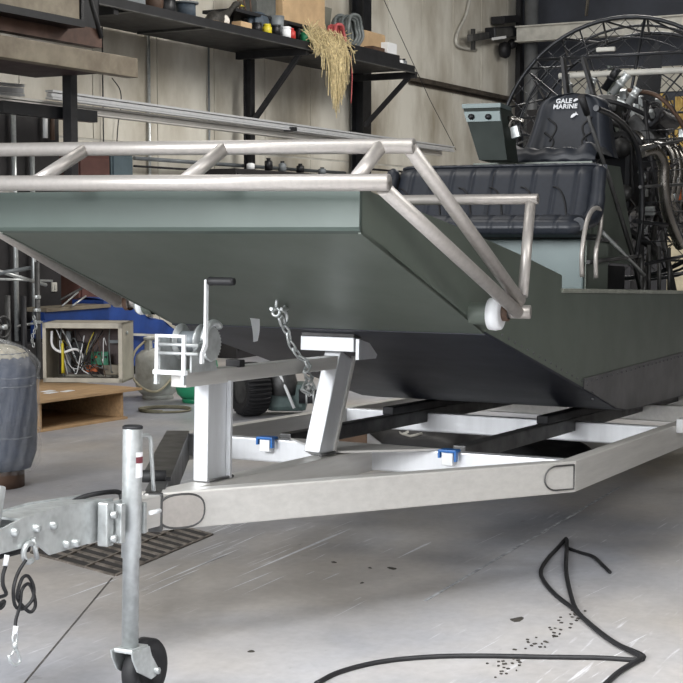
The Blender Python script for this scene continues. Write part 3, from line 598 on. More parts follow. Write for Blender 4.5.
hs = [((-.30, -.10, 1.45), (-.34, -.24, 1.38), (-.24, -.34, 1.2), (-.2, -.3, .95)), ((-.25, .12, 1.5), (-.3, -.05, 1.56), (-.2, -.25, 1.5), (.05, -.33, 1.42)), ((-.2, -.1, 1.02), (-.3, -.2, .9), (-.1, -.3, .8), (.2, -.25, .75)),
      ((-.25, -.28, 1.55), (-.35, -.33, 1.35), (-.30, -.36, 1.12), (-.1, -.35, .95)), ((.1, -.1, 1.66), (.0, -.3, 1.60), (.1, -.42, 1.42), (.3, -.40, 1.2)), ((.3, -.2, 1.6), (.25, -.36, 1.5), (.35, -.42, 1.3), (.4, -.3, 1.05))]
for i, h in enumerate(hs): part('engine_hose', MB().tube(spline([Vector((ex + a[0], a[1], a[2])) for a in h], 6), (.016, .012, .02, .009, .012, .010)[i], 8), black if i != 4 else brown, ab)
wr = MB()
for i in range(46):
    c = Vector((ex + random.uniform(-.25, .45), random.uniform(-.42, -.15), random.uniform(.85, 1.6))); pts = [c]
    for k in range(3): pts.append(pts[-1] + Vector((random.uniform(-.08, .08), random.uniform(-.05, .05), random.uniform(-.1, .06))))
    wr.tube(spline(pts, 3), random.choice((.004, .006, .008)), 5)
o = part('engine_wiring', wr, mat('loom wires', (64, 62, 64), .5, 0, .5, 30, col2=(20, 20, 22)), ab); o['kind'] = 'stuff'
fit = MB()
for i in range(40):
    c = Vector((ex + random.uniform(-.25, .45), random.uniform(-.40, -.12), random.uniform(.9, 1.62))); fit.box(c, (random.uniform(.02, .06), random.uniform(.02, .05), random.uniform(.02, .06)), Matrix.Rotation(random.uniform(0, 3), 3, random.choice('XYZ')), .004)
o = part('engine_fittings', fit, zinc, ab); o['kind'] = 'stuff'
for y, z, m_ in ((-.30, 1.02, orange), (-.36, 1.10, orange)): part('coil_pack', MB().box((ex + .2, y, z), (.06, .05, .07), bev=.01), m_, ab)
# big chrome side pipe on port side
part('side_pipe', MB().tube(spline([B(640, 152, 'y', -.42), B(655, 150, 'y', -.46), B(663, 165, 'y', -.48), B(664, 190, 'y', -.48), B(668, 215, 'y', -.48), B(680, 245, 'y', -.48)], 5), .030, 12), chrome, ab)
# air scoops above the driver's seat
for px, py, tx, ty, m_ in ((571, 96, 565, 76, steel), (588, 94, 594, 78, steel), (612, 94, 628, 74, steel), (604, 90, 618, 68, blackm), (628, 104, 638, 88, steel)):
    a, b_ = B(px, py, 'x', 2.75), B(tx, ty, 'x', 2.75); e_ = (b_ - a); part('intake_horn', MB().tube([a, a + e_ * .45, a + e_ * .46, a + e_ * .56, a + e_ * .57, a + e_ * .9, b_], [.020, .020, .026, .026, .020, .022, .028], 12), zinc if m_ is steel else m_, ab)
for p_, q_ in (((568, 104), (563, 58)), ((594, 96), (583, 58))): part('radiator_shroud', MB().bar(B(*p_, 'x', 2.7), B(*q_, 'x', 2.7), .02, .055, up=(1, 0, 0), bev=.004), black, ab)
# engine stand legs
for s_ in (-1, 1):
    for (p0, p1) in (((2.75, s_ * .30, .45), (2.95, s_ * .24, 1.02)), ((3.45, s_ * .34, .45), (3.30, s_ * .24, 1.02)), ((2.75, s_ * .30, .5), (3.3, s_ * .24, .98)), ((2.9, s_ * .24, 1.0), (3.4, s_ * .24, 1.0))):
        part('engine_stand_leg', MB().tube([p0, p1], .017, 8), blackm if s_ > 0 else steel, ab)
for k in range(3): part('fuel_tube', MB().tube([(2.60 + .22 * k, -.38, .46), (2.57 + .22 * k, -.38, .80)], .010, 8), steel, ab)
ys = -.47
def SS(px, py): return B(px, py, 'y', ys)
part('side_hoop', MB().tube(spline([SS(596, 108), SS(613, 116), SS(628, 130), SS(638, 152), SS(642, 185), SS(641, 225), SS(636, 258)], 6), .013, 8), blackm, ab)
for (p0, p1, rr_, m_) in (((640, 150), (702, 135), .009, steel), ((640, 187), (702, 183), .008, steel), ((634, 221), (702, 229), .010, blackm), ((646, 264), (702, 252), .009, blackm), ((588, 262), (640, 256), .009, steel), ((602, 232), (644, 275), .009, zinc)):
    part('side_bar', MB().tube([SS(*p0), SS(*p1)], rr_, 8), m_, ab)
for (py0, py1) in ((131, 128), (140, 137), (162, 157), (172, 168), (203, 200), (212, 211), (241, 243)): part('side_wire', MB().tube([SS(641, py0), SS(702, py1)], .003, 5), cgm, ab)
part('battery_box', MB().box((2.62, -.36, .50), (.18, .14, .14), bev=.008), greyp, ab)
# --- round fan cage
cc = Vector((3.55, 0, 1.372)); CR = .735
def hoop(x, r, tr_, n=64): return MB().tube([Vector((x, r * math.cos(2 * math.pi * i / n), cc.z + r * math.sin(2 * math.pi * i / n))) for i in range(n)], tr_, 8, closed=True)
part('cage_hoop', hoop(3.42, CR, .0125), cgm, ab); part('cage_hoop', hoop(3.98, CR * 1.0, .0125), cgm, ab); part('cage_hoop', hoop(3.70, CR, .008), cgm, ab)
NZ = 18
for i in range(NZ):
    a0, a1 = 2 * math.pi * i / NZ, 2 * math.pi * (i + .5) / NZ
    f1 = Vector((3.42, CR * math.cos(a0), cc.z + CR * math.sin(a0))); r1 = Vector((3.98, CR * math.cos(a1), cc.z + CR * math.sin(a1))); f2 = Vector((3.42, CR * math.cos(a0 + 2 * math.pi / NZ), cc.z + CR * math.sin(a0 + 2 * math.pi / NZ)))
    part('cage_brace', MB().tube([f1, r1], .0065, 6), cgm, ab); part('cage_brace', MB().tube([r1, f2], .0065, 6), cgm, ab)
for i in range(12):
    a0 = 2 * math.pi * (i + .3) / 12; part('cage_spoke', MB().tube([Vector((3.40, .06 * math.cos(a0), cc.z + .06 * math.sin(a0))), Vector((3.42, CR * math.cos(a0), cc.z + CR * math.sin(a0)))], .0055 if i % 3 else .009, 6), cgm, ab)
for r in (.62, .46, .30): part('cage_ring', hoop(3.41, r, .0042, 48), cgm, ab)
wire = MB()
for k in range(-9, 10):
    for sg in (-1, 1):
        off = k * .085; # diagonal wires clipped by the hoop
        dx, dz = math.cos(math.radians(45 * sg + 0)), math.sin(math.radians(45 * sg)); nx, nz = -dz, dx; h_ = CR ** 2 - off ** 2
        if h_ <= 0: continue
        h_ = math.sqrt(h_); wire.tube([Vector((3.43, nx * off + dx * t_, cc.z + nz * off + dz * t_)) for t_ in (-h_, h_)], .0022, 4, cap=False)
o = part('cage_wire', wire, cgm, ab); o['kind'] = 'stuff'
for z in (1.56, 1.18, 1.02, .88, .74): 
    hw = math.sqrt(max(0, CR ** 2 - (z - cc.z) ** 2)); part('cage_crossbar', MB().tube([(3.405, -hw, z), (3.405, hw, z)], .0065, 6), cgm, ab)
zt = B(640, 70, 'x', 3.3).z; hw = math.sqrt(max(0, CR ** 2 - (zt - cc.z) ** 2)) - .02
part('cage_top_bar', MB().tube([(3.38, -hw, zt), (3.38, hw * .62, zt)], .017, 10), whitep, ab, 'pale tube across the upper cage')
zt2 = B(640, 52, 'x', 3.3).z; hw = math.sqrt(max(0, CR ** 2 - (zt2 - cc.z) ** 2)) - .02
part('cage_top_bar', MB().tube([(3.38, -hw, zt2), (3.38, hw, zt2)], .009, 8), cgm, ab)
c = B(605, 49, 'x', 3.33); part('bar_light', MB().box((3.35, c.y, c.z), (.03, .11, .025), bev=.008), whitep, ab)
for i in range(3):   # propeller
    a0 = math.radians(100 + 120 * i); mb = MB()
    def bl_(u, v, a0=a0):
        r = .06 + u * .62; wd = .075 * (math.sin(math.pi * min(1, u * .9 + .15)) ** .6); tw = .6 - .35 * u; off = (v - .5) * 2 * wd; y_ = r * math.cos(a0) - off * math.cos(tw) * math.sin(a0); z_ = r * math.sin(a0) + off * math.cos(tw) * math.cos(a0)
        return Vector((3.72 + off * math.sin(tw), y_, cc.z + z_))
    mb.grid(bl_, 14, 6); mb.grid(lambda u, v: bl_(u, v) + Vector((.008, 0, 0)), 14, 6); part('propeller_blade', mb, blackm, ab)
part('propeller_hub', MB().lathe([(0, -.06), (.05, -.05), (.07, 0), (.07, .06), (0, .06)], (3.72, 0, cc.z), 'x', 18), steel, ab)
for s_ in (-1, 1):
    part('rudder', MB().prism([(4.12, .90), (4.12, 1.95), (4.42, 1.95), (4.42, .90)], s_ * .28 - .008, s_ * .28 + .008, 'xz'), hull, ab)
    part('cage_leg', MB().tube([(3.42, s_ * .52, cc.z - .57), (3.42, s_ * .52, .5)], .014, 8), cgm, ab)
    part('cage_leg', MB().tube([(3.98, s_ * .52, cc.z - .57), (3.7, s_ * .52, .5)], .014, 8), cgm, ab)

# ------ chain from arm to bow eye and the white tag
ch = thing('bow_safety_chain', 'short zinc chain with snap hook linking the bow eye down to the winch arm', 'chain', BOAT, tuple(P3(300, 360)))
pth = [P3(282, 318, -.03), P3(284, 326, -.03), P3(288, 334, -.03), P3(290, 342, -.03), P3(294, 350, -.03), P3(300, 357, -.035), P3(306, 361, -.045), P3(309, 366, -.05), P3(305, 372, -.05), P3(311, 378, -.05), P3(306, 384, -.05), P3(303, 390, -.05), P3(309, 394, -.05), P3(313, 388, -.05), P3(307, 378, -.045)]
for i in range(len(pth) - 1):
    a, b_ = pth[i], pth[i + 1]; dr = b_ - a; sd = Vector((0, 1, 0)) if i % 2 else Vector((1, 0, .2)); sd = (sd - dr.normalized() * sd.dot(dr.normalized())); part('link', link(MB(), (a + b_) / 2, dr, sd, dr.length * .68, .0095, .0038), zinc, ch)
part('snap_hook', MB().tube(spline([P3(281, 309, -.03), P3(286, 313, -.03), P3(287, 322, -.03), P3(282, 326, -.03), P3(279, 318, -.03)], 4), .005, 8), zinc, ch)
def tagf(u, v): 
    p = P3(250, 318, -.02).lerp(P3(259, 319, -.02), u); q = P3(253, 342, -.02).lerp(P3(257, 341, -.02), u); r = p.lerp(q, v); k = abs(v - .4); return Vector((r.x, r.y, r.z)) + Vector((.006 * math.sin(3 * v), 0, 0))
mb = MB(); mb.grid(tagf, 3, 8); mb.grid(lambda u, v: tagf(u, v) + Vector((.004, 0, 0)), 3, 8); single('strap_tag', mb, white, 'small white webbing tab hanging from the bow bottom left of the chain', 'strap', BOAT)

# ============================================================ SHELF, RACK AND COLUMNS ON THE LEFT WALL
SY = -.90; SZ = Q(320, 52.7, 'y', SY).z + .066; SX0 = Q(92, 8, 'y', SY).x; SX1 = Q(414, 72, 'y', SY).x; SXM = (SX0 + SX1) / 2; SXL = SX1 - SX0
sh = thing('wall_shelf', 'long dark steel shelf high on the left wall, crowded with boxes, hoses and straw', 'shelf', WALL, (SXM, -.45, SZ - .1))
part('shelf_board', MB().box((SXM, -.46, SZ - .02), (SXL, .86, .03)), dark, sh)
part('front_lip', MB().box((SXM, SY, SZ - .025), (SXL, .02, .075)), blackm, sh)
part('lip_edge', MB().box((SXM, SY - .015, SZ - .066), (SXL, .035, .008)), steel, sh)
for xx in (SX0 + .3, Q(246, 100, 'y', -.2).x, Q(358, 100, 'y', -.2).x + .05):
    part('shelf_arm', MB().box((xx, -.5, SZ - .08), (.06, .8, .07)), dark, sh)
    if xx > SX0 + .5: part('shelf_brace', MB().bar((xx, -.26, SZ - .75 if xx < 4 else SZ - .62), (xx, -.82, SZ - .09), .045, .045, up=(1, 0, 0)), dark, sh)
for k, xx in enumerate((1.1, 2.2, 4.2)): part('shelf_batten', MB().box((xx, -.5, SZ - .045), (.06, .8, .02)), steel, sh)
def col(px, y, wd, z0, z1, m, label, name='rack_column', cat='column', dp=None):
    p = Q(px, 100, 'y', y); c = (p.x, y, (z0 + z1) / 2); mb = MB(); d = dp or wd
    mb.box(c, (wd, .012, z1 - z0)).box((c[0], y - d + .0, c[2]), (wd, .012, z1 - z0)).box((c[0], y - d / 2, c[2]), (.012, d, z1 - z0))
    return single(name, mb, m, label, cat, WALL)
col(246, -.16, .075, 0, SZ - .1, dark, 'thin dark steel post under the middle of the wall shelf')
col(356, -.05, .20, 0, 4.9, blackm, 'wide black building column rising past the right part of the wall shelf', 'building_column', dp=.14)
pc = Q(70, 100, 'y', -1.15)
mb = MB(); zt9 = Q(70, 74, 'y', -1.15).z; zb9 = Q(70, 212, 'y', -1.15).z; mb.box((pc.x, -1.15, (zt9 + zb9) / 2), (.075, .075, zt9 - zb9)); single('drop_hanger', mb, dark, 'dark square hanger post dropping from the tan beam at upper left', 'post', WALL)
a, b_ = Q(4, 105, 'y', -1.1), Q(98, 112, 'y', -1.1)
mb = MB(); mb.box(((a.x + b_.x) / 2, -1.06, a.z - .01), (b_.x - a.x, .07, .085)); single('steel_crossbar', mb, blackm, 'black steel crossbar under the aluminium extrusions at far left', 'bar', WALL)
c = Q(246, 133, 'y', -.3); mb = MB(); mb.box((c.x, -.55, c.z + .02), (.05, .62, .04)); single('support_arm', mb, blackm, 'black arm on the thin post holding up the long extrusions', 'arm', WALL)
# aluminium extrusions
def extr(p0, p1, hgt, dep, m, label):
    mb = MB(); d = (p1 - p0)
    mb.bar(p0, p1, dep, hgt * .3).bar(p0 - Vector((0, 0, hgt * .5)), p1 - Vector((0, 0, hgt * .5)), dep * .7, hgt * .5).bar(p0 - Vector((0, 0, hgt * .95)), p1 - Vector((0, 0, hgt * .95)), dep, hgt * .25)
    return single('aluminium_extrusion', mb, m, label, 'extrusion', WALL, group='long extrusions on the wall rack')
ym = -.78
def QY(px, py, y=ym): return Q(px, py, 'y', y)
extr(QY(49, 91), QY(452, 147), .055, .07, alu_w, 'long bright aluminium extrusion lying across the rack above the boat rails')
extr(QY(-30, 93, -.70), QY(440, 151, -.70), .055, .08, alu, 'duller aluminium extrusion directly under the long bright one')
extr(QY(-40, 80, -.86), QY(22, 86, -.86), .07, .05, alu_w, 'short bright extrusion end at the left edge on the rack')
# tan beam and what lies on it
mb = MB(); z0 = Q(70, 57, 'y', -1.5).z; xe = Q(138, 70, 'y', -1.5).x; mb.box((xe - 1.3, -1.45, z0), (2.6, .10, .14), bev=.004); tb = single('tan_steel_beam', mb, tan, 'tan painted steel beam jutting in from the upper left corner', 'beam', WALL)
mb = MB(); mb.box((xe - 1.45, -1.12, z0 - .06), (2.2, .56, .02)); single('rack_deck', mb, mat('dark maroon primer', (62, 46, 48), .6, .1, .2, 5), 'dark maroon deck sheet under the tan beam', 'sheet', WALL)
a = Q(97, 42, 'y', -1.25); mb = MB(); mb.box((a.x - 1.2, -1.25, a.z + .02), (2.4, .09, .13)); single('brown_channel', mb, rust, 'brown primed steel channel lying behind the tan beam', 'channel', WALL)
a = Q(72, 30, 'y', -1.35); ct = thing('storage_crate', 'grey beige crate on top of the brown channel in the upper left corner', 'crate', WALL, (a.x - .6, -1.3, a.z - .02))
part('crate_body', MB().box((a.x - .6, -1.25, a.z + .26), (1.2, .34, .40), bev=.01), tan, ct); part('crate_base', MB().box((a.x - .6, -1.25, a.z + .04), (1.26, .38, .05)), blackm, ct)
part('corner_tag', MB().box((a.x - .04, -1.424, a.z + .26), (.03, .006, .09)), yellow, ct)
a = Q(84, 40, 'y', -1.2); mb = MB(); mb.tube(spline([(a.x - .06, -1.3, a.z + .5), (a.x - .05, -1.3, a.z + .3), (a.x + .0, -1.32, a.z + .12), (a.x + .07, -1.3, a.z + .02)], 5), .018, 8); single('black_hose', mb, black, 'short black hose hanging at the right end of the beige crate', 'hose', WALL)
mb = MB(); mb.box((a.x + .15, -1.0, a.z + .33), (.22, .3, .55), bev=.03); single('dark_machine_housing', mb, blackm, 'dark housing between the beige crate and the wall shelf', 'housing', WALL)
# conduits on the wall
for px, r, m_, lb in ((149, .016, zinc, 'light grey conduit running up the wall under the shelf, left of centre'), (209, .010, greyp, 'thin conduit on the wall between the light conduit and the thin post'), (103, .006, blackm, 'black cable running straight down the wall near the upper left')):
    p = Q(px, 100, 'y', 0.0); mb = MB(); mb.tube([(p.x, .0, .2), (p.x, .0, SZ + .1)], r, 8); single('wall_conduit', mb, m_, lb, 'conduit', WALL)
p = [Q(112, 78, 'y', -.02), Q(120, 90, 'y', -.02), Q(121, 105, 'y', -.02), Q(118, 125, 'y', -.02), Q(116, 160, 'y', -.02)]
mb = MB(); mb.tube(spline(p, 6), .005, 6); single('loose_cable', mb, blackm, 'thin loose cable curving down the wall right of the tan beam end', 'cable', WALL)
# girt at the right of the shelf
a, b_ = Q(412, 77, 'y', -.03), Q(512, 101, 'y', -.03); mb = MB(); mb.box(((a.x + b_.x) / 2, -.03, (a.z + b_.z) / 2), (b_.x - a.x, .10, .05)).box(((a.x + b_.x) / 2, .01, (a.z + b_.z) / 2 - .03), (b_.x - a.x, .02, .06)); single('wall_girt', mb, mat('rusty girt', (84, 76, 68), .6, .3, .25, 6), 'dark horizontal girt on the wall right of the shelf', 'girt', WALL)
# thin wire slanting down
mb = MB(); mb.tube([Q(384, 0, 'y', -.25), Q(430, 100, 'y', -.25), Q(456, 150, 'y', -.25)], .004, 6); single('slanting_wire', mb, dark, 'thin dark wire slanting down the white wall right of the column', 'wire', WALL)
mb = MB(); mb.tube(spline([Q(471, -8, 'y', 0), Q(466, 15, 'y', 0), Q(457, 34, 'y', 0), Q(458, 46, 'y', 0), Q(476, 50, 'y', 0)], 6), .022, 8); single('bent_wall_pipe', mb, whitep, 'pale bent pipe on the white wall left of the wall motor', 'pipe', WALL)
# motor bracket on the wall
mt = thing('wall_motor', 'black motor and bracket with a white label on the wall by the crane beam', 'motor', WALL, tuple(Q(498, 40, 'y', -.1)))
a, b_ = Q(490, 33, 'y', -.2), Q(520, 31, 'y', -.2)
part('motor_body', MB().bar(a, b_, .16, .15, bev=.02), blackm, mt)
part('bracket_arm', MB().bar(Q(470, 38, 'y', -.15), Q(492, 35, 'y', -.15), .08, .09).bar(Q(473, 29, 'y', -.05), Q(473, 50, 'y', -.05), .05, .05, up=(1, 0, 0)), steel, mt)
a, b_ = Q(492, 39, 'y', -.29), Q(506, 37, 'y', -.29); part('label_plate', MB().bar(a, b_, .006, .035), white, mt)
part('gear_case', MB().lathe([(0, -.05), (.10, -.05), (.12, 0), (.10, .06), (0, .08)], Q(505, 50, 'y', -.12), 'y', 14).sphere(Q(512, 44, 'y', -.15), .07), dark, mt)
part('motor_top', MB().bar(Q(498, 20, 'y', -.1), Q(513, 19, 'y', -.1), .2, .10), dark, mt)

# ============================================================ THINGS ON THE WALL SHELF
sz = SZ + .005
def SP(px, y=-.75): return Q(px, 30, 'y', y).x
def zz(px, py, y=-.75): return Q(px, py, 'y', y).z
def shelf_box(px0, px1, pyt, y, d, m, nm, lb, cat, z0=None, bev=.006, group=None):
    x0, x1 = SP(px0, y - d / 2), SP(px1, y - d / 2); z1 = zz((px0 + px1) / 2, pyt, y - d / 2); z0_ = sz if z0 is None else z0
    mb = MB(); mb.box(((x0 + x1) / 2, y, (z0_ + z1) / 2), (x1 - x0, d, z1 - z0_), bev=bev); return single(nm, mb, m, lb, cat, WALL, group=group)
def shelf_can(px, r, h, y, m, nm, lb, cat, cap=None, z0=sz, neck=.45, group=None):
    x_ = SP(px, y); t = thing(nm, lb, cat, WALL, (x_, y, z0), group)
    part('body', MB().lathe([(0, z0), (r, z0), (r, z0 + h * .72), (r * neck, z0 + h * .84), (r * neck, z0 + h * .86)], (x_, y, 0), 'z', 16), m, t)
    part('cap', MB().lathe([(r * neck, z0 + h * .84), (r * neck * 1.15, z0 + h * .85), (r * neck * 1.15, z0 + h), (0, z0 + h)], (x_, y, 0), 'z', 12), cap or blackm, t); return t
shelf_box(112, 146, -12, -.72, .2, greyp, 'grey_bin', 'grey bin at the left end of the wall shelf', 'bin')
x_ = SP(154, -.7); tb_ = thing('brown_sack', 'small brown sack between the grey bin and the dark spool', 'sack', WALL, (x_, -.7, sz)); part('sack_body', MB().sphere((x_, -.7, sz + .10), (.09, .08, .12)), brown, tb_)
part('sack_neck', MB().lathe([(.04, .2), (.02, .225), (.045, .26)], (x_, -.7, sz), 'z', 10), brown, tb_)
x_ = SP(166, -.7); tb_ = thing('dark_pot', 'black lidded pot left of the grey spool on the shelf', 'pot', WALL, (x_, -.7, sz)); part('pot', MB().lathe([(0, 0), (.07, 0), (.085, .05), (.085, .17), (0, .17)], (x_, -.7, sz), 'z', 16), blackm, tb_); part('lid', MB().lathe([(.088, .165), (.088, .18), (.02, .20), (.02, .22), (0, .22)], (x_, -.7, sz), 'z', 16), dark, tb_)
x_ = SP(186, -.75); sp_t = thing('cable_spool', 'dark grey flanged spool on the shelf left of the bird', 'spool', WALL, (x_, -.75, sz)); part('spool_core', MB().lathe([(0, .01), (.085, .01), (.085, .13), (0, .13)], (x_, -.75, sz), 'z', 18), slate, sp_t)
for h_ in (.0, .13, ): part('spool_flange', MB().lathe([(0, h_), (.11, h_), (.11, h_ + .014), (0, h_ + .014)], (x_, -.75, sz), 'z', 20), greyp, sp_t)
# bird
yb = -.72
def SB(px, py): return Q(px, py, 'y', yb)
bd = thing('stuffed_bird', 'dark stuffed bird with a white breast and raised neck standing on the shelf', 'bird', WALL, tuple(Vector((SB(217, 25).x, yb, sz))))
bb = [SB(206, 26), SB(210, 23), SB(214, 20), SB(219, 19), SB(224, 16), SB(229, 12), SB(232, 8), SB(235, 5), SB(238, 4), SB(241, 5)]
part('body', MB().tube(spline(bb, 4), [.012, .02, .03, .045, .055, .06, .07, .075, .08, .08, .075, .07, .065, .06, .055, .05, .045, .042, .038, .034, .03, .027, .025, .024, .023, .023, .025, .028, .030, .031, .030, .028, .024, .018, .012, .008, .004][:37], 12), mat('dark feathers', (52, 50, 46), .7, 0, .35, 30), bd)
part('breast', MB().sphere(SB(221, 21) + Vector((0, -.03, 0)), (.06, .05, .055)), mat('white feathers', (216, 212, 204), .8, 0, .1, 30), bd)
part('beak', MB().tube([SB(240, 5), SB(245, 7)], [.010, .002], 6), yellow, bd)
for dx in (0, .03): part('leg', MB().tube([SB(219, 22) + Vector((dx, 0, 0)), Vector((SB(219, 22).x + dx, yb, sz))], .006, 6), brown, bd)
shelf_box(213, 243, 23, -.72, .22, wood, 'wooden_crate', 'low reddish wooden crate on the shelf under the bird head', 'crate')
cb = MATS['raw plywood']
shelf_box(241, 252, 22, -.80, .10, card, 'small_carton', 'small tan carton at the right end of the wooden crate', 'carton')
shelf_can(257, .05, .10, -.80, blackm, 'black_canister', 'squat black canister right of the small carton', 'canister', neck=.8)
# upper tray on brackets
tray = thing('upper_tray', 'black tray shelf raised above the crowded middle of the wall shelf', 'tray', WALL, (SP(265, -.6), -.6, sz + .2))
za, zb_ = zz(235, 9, -.7), zz(300, 23, -.7)
part('tray_board', MB().box(((SP(233, -.7) + SP(312, -.7)) / 2, -.55, za - .01), (SP(312, -.7) - SP(233, -.7), .36, .03)), blackm, tray)
for px in (240, 300): part('tray_leg', MB().box((SP(px, -.6), -.5, (sz + za) / 2), (.03, .03, za - sz)), blackm, tray)
shelf_box(283, 325, -20, -.48, .25, card, 'cardboard_box', 'large cardboard box standing on the raised black tray', 'box', z0=za + .01)
shelf_box(257, 276, -16, -.50, .16, mat('drab cloth', (92, 94, 92), .8, 0, .15, 6), 'grey_case', 'grey green case on the raised tray left of the cardboard box', 'case', z0=za + .01)
for k in range(3):
    mb = MB(); x_ = SP(246 + 5 * k, -.6); mb.tube([(x_, -.55, za + .01), (x_ - .06 + .05 * k, -.5, za + .30)], .008, 6); single('metal_rod', mb, brown, ('leftmost', 'middle', 'rightmost')[k] + ' of three brown rods leaning on the raised tray', 'rod', WALL, group='rods leaning on the raised tray')
x_ = SP(258, -.66); t = thing('blue_grey_cloth', 'crumpled blue grey cloth bundle below the raised tray', 'cloth', WALL, (x_, -.66, sz)); part('cloth_bundle', MB().grid(lambda u, v: Vector((x_ + (.13 + .02 * math.sin(9 * u * 6.283)) * math.sin(math.pi * v) * math.cos(u * 6.283), -.66 + .10 * math.sin(math.pi * v) * math.sin(u * 6.283), sz + .12 + .12 * math.cos(math.pi * v) + .012 * math.sin(5 * u * 6.283) * math.sin(math.pi * v))), 40, 12), slate, t)
x_ = SP(273, -.7); t = thing('grey_cup', 'grey metal cup tipped beside the blue grey cloth', 'cup', WALL, (x_, -.7, sz + .05)); part('cup', MB().lathe([(0, 0), (.06, 0), (.075, .16), (.068, .16), (.055, .01), (0, .01)], (x_, -.74, sz + .06), 'z', 18), greyp, t); part('cup_stand', MB().box((x_, -.72, sz + .03), (.09, .09, .06), bev=.01), dark, t)
shelf_can(267, .045, .10, -.83, yellow, 'yellow_bottle', 'yellow bottle at the shelf front', 'bottle', cap=yellow, neck=.7)
shelf_can(276, .045, .12, -.80, blackm, 'black_tin', 'black tin beside the yellow bottle', 'tin', neck=.9)
shelf_can(286, .05, .12, -.82, white, 'white_tub', 'white tub right of the black tin on the shelf', 'tub', cap=white, neck=.85)
shelf_can(292, .035, .11, -.86, red, 'red_bottle', 'small red bottle in front of the white tub', 'bottle', cap=red)
shelf_can(305, .045, .13, -.85, green, 'green_bottle', 'green bottle just left of the hanging straw', 'bottle', cap=green)
shelf_can(299, .03, .15, -.78, dark, 'dark_sprayer', 'dark spray bottle behind the red and green bottles', 'bottle')
x_ = SP(281, -.7); mb = MB(); mb.box((x_ + .05, -.68, sz + .16), (.16, .1, .06), Matrix.Rotation(.4, 3, 'Y'), .02).box((x_ + .09, -.68, sz + .08), (.04, .08, .14), bev=.01); single('power_drill', mb, blackm, 'black power drill lying behind the bottles on the shelf', 'drill', WALL)
for px, hh, yy_, m_, nm, lb in ((262, .16, -.60, greyp, 'grey_flask', 'tall grey flask behind the yellow bottle on the shelf'), (295, .19, -.62, dark, 'dark_flask', 'tall dark flask behind the red bottle on the shelf'), (310, .15, -.68, yellow, 'amber_flask', 'yellow flask half buried at the left edge of the straw'), (400, .07, -.82, white, 'white_jar', 'tiny white jar in front of the black toolbox end')):
    shelf_can(px, .04, hh, yy_, m_, nm, lb, 'bottle')
for px, lb in ((251, 'black cable coil lying on the shelf beside the blue grey cloth'), (318, 'black cable coil behind the straw on the shelf')):
    x_ = SP(px, -.62); mb = MB(); mb.tube([Vector((x_ + .10 * math.cos(i * .42) + .01 * math.sin(i), -.60 + .05 * math.sin(i * .42), sz + .06 + .0022 * i + .045 * math.sin(i * .42))) for i in range(60)], .008, 6); single('cable_coil', mb, black, lb, 'cable', WALL)
# grey sheet behind straw
a = SP(318, -.35); mb = MB(); mb.box((a, -.30, sz + .30), (.62, .03, .52), Matrix.Rotation(.12, 3, 'X')); single('grey_board', mb, mat('grey board', (122, 122, 112), .7, 0, .12, 4), 'grey board leaning on the wall behind the hose coil', 'board', WALL)
# hose coils
def coil(px, py, y, r, rt_, n, m, nm, lb, sq=1.0):
    c = Q(px, py, 'y', y); t = thing(nm, lb, 'hose', WALL, (c.x, y, c.z - r))
    for i in range(n):
        rr = r * (1 - .09 * (i % 3)); c2_ = Vector((c.x + random.uniform(-.012, .012), y + .026 * (i - n / 2), c.z + random.uniform(-.01, .01)))
        part('hose_turn', MB().tube([c2_ + Vector((rr * math.cos(a_ * .2618), .01 * math.sin(a_), rr * sq * math.sin(a_ * .2618))) for a_ in range(24)], rt_, 7, closed=True), m, t)
    return t
coil(345, 32, -.62, .165, .018, 9, greyh, 'grey_hose_coil', 'coil of grey hose on the shelf in front of the black column')
coil(335, 36, -.80, .11, .018, 4, pink, 'red_hose_coil', 'faded red hose coil inside the grey coil by the straw')
mb = MB(); mb.tube(spline([Q(348, 52, 'y', -.86), Q(351, 60, 'y', -.93), Q(352, 80, 'y', -.93), Q(351, 103, 'y', -.93)], 5), .006, 6); single('red_string', mb, pink, 'reddish string hanging off the shelf beside the straw', 'string', WALL)
# straw bundle: past counting
st_ = MB()
for i in range(620):
    hang = random.random() < .55
    px = random.gauss(335, 6) if hang else random.uniform(313, 348)
    y0 = random.uniform(-.90, -.70); p0 = Q(px - random.uniform(2, 14), 24 + .27 * (px - 303) + random.uniform(-4, 10), 'y', y0); e = Q(px, 50, 'y', -.95 + random.uniform(-.03, .02)); e.z = SZ + random.uniform(-.05, .03)
    lenz = random.uniform(.08, .52) * (1.3 - abs(px - 335) / 16) if hang else random.uniform(.0, .10); p2 = e + Vector((random.uniform(-.02, .06), random.uniform(-.03, .02), -max(.01, lenz)))
    st_.tube(spline([p0, e, p2], 3), random.uniform(.0022, .0042), 4, cap=False)
for i in range(260):
    px = 308 + 40 * random.random(); c = Q(px, 24 + 22 * random.random() + .25 * (px - 300), 'y', random.uniform(-.95, -.7)); st_.tube([c, c + Vector((random.uniform(-.1, .1), random.uniform(-.08, .08), random.uniform(-.05, .09)))], .0035, 4, cap=False)
o = single('straw_bundle', st_, straw, 'dry straw spilling over the front of the wall shelf', 'straw', WALL); o['kind'] = 'stuff'
shelf_box(358, 386, 31, -.55, .25, card, 'tan_sack_box', 'tan parcel on the shelf right of the hose coils', 'parcel', bev=.03)
tr2 = shelf_box(354, 400, 50, -.72, .3, blackm, 'black_toolbox', 'flat black toolbox at the right end of the wall shelf', 'toolbox')
zt_ = zz(377, 50, -.87)
shelf_box(388, 397, 43, -.70, .12, white, 'white_carton', 'small white carton on the black toolbox', 'carton', z0=zt_)
shelf_box(373, 385, 47, -.72, .12, brown, 'brown_carton', 'small brown carton on the black toolbox left of the white carton', 'carton', z0=zt_)
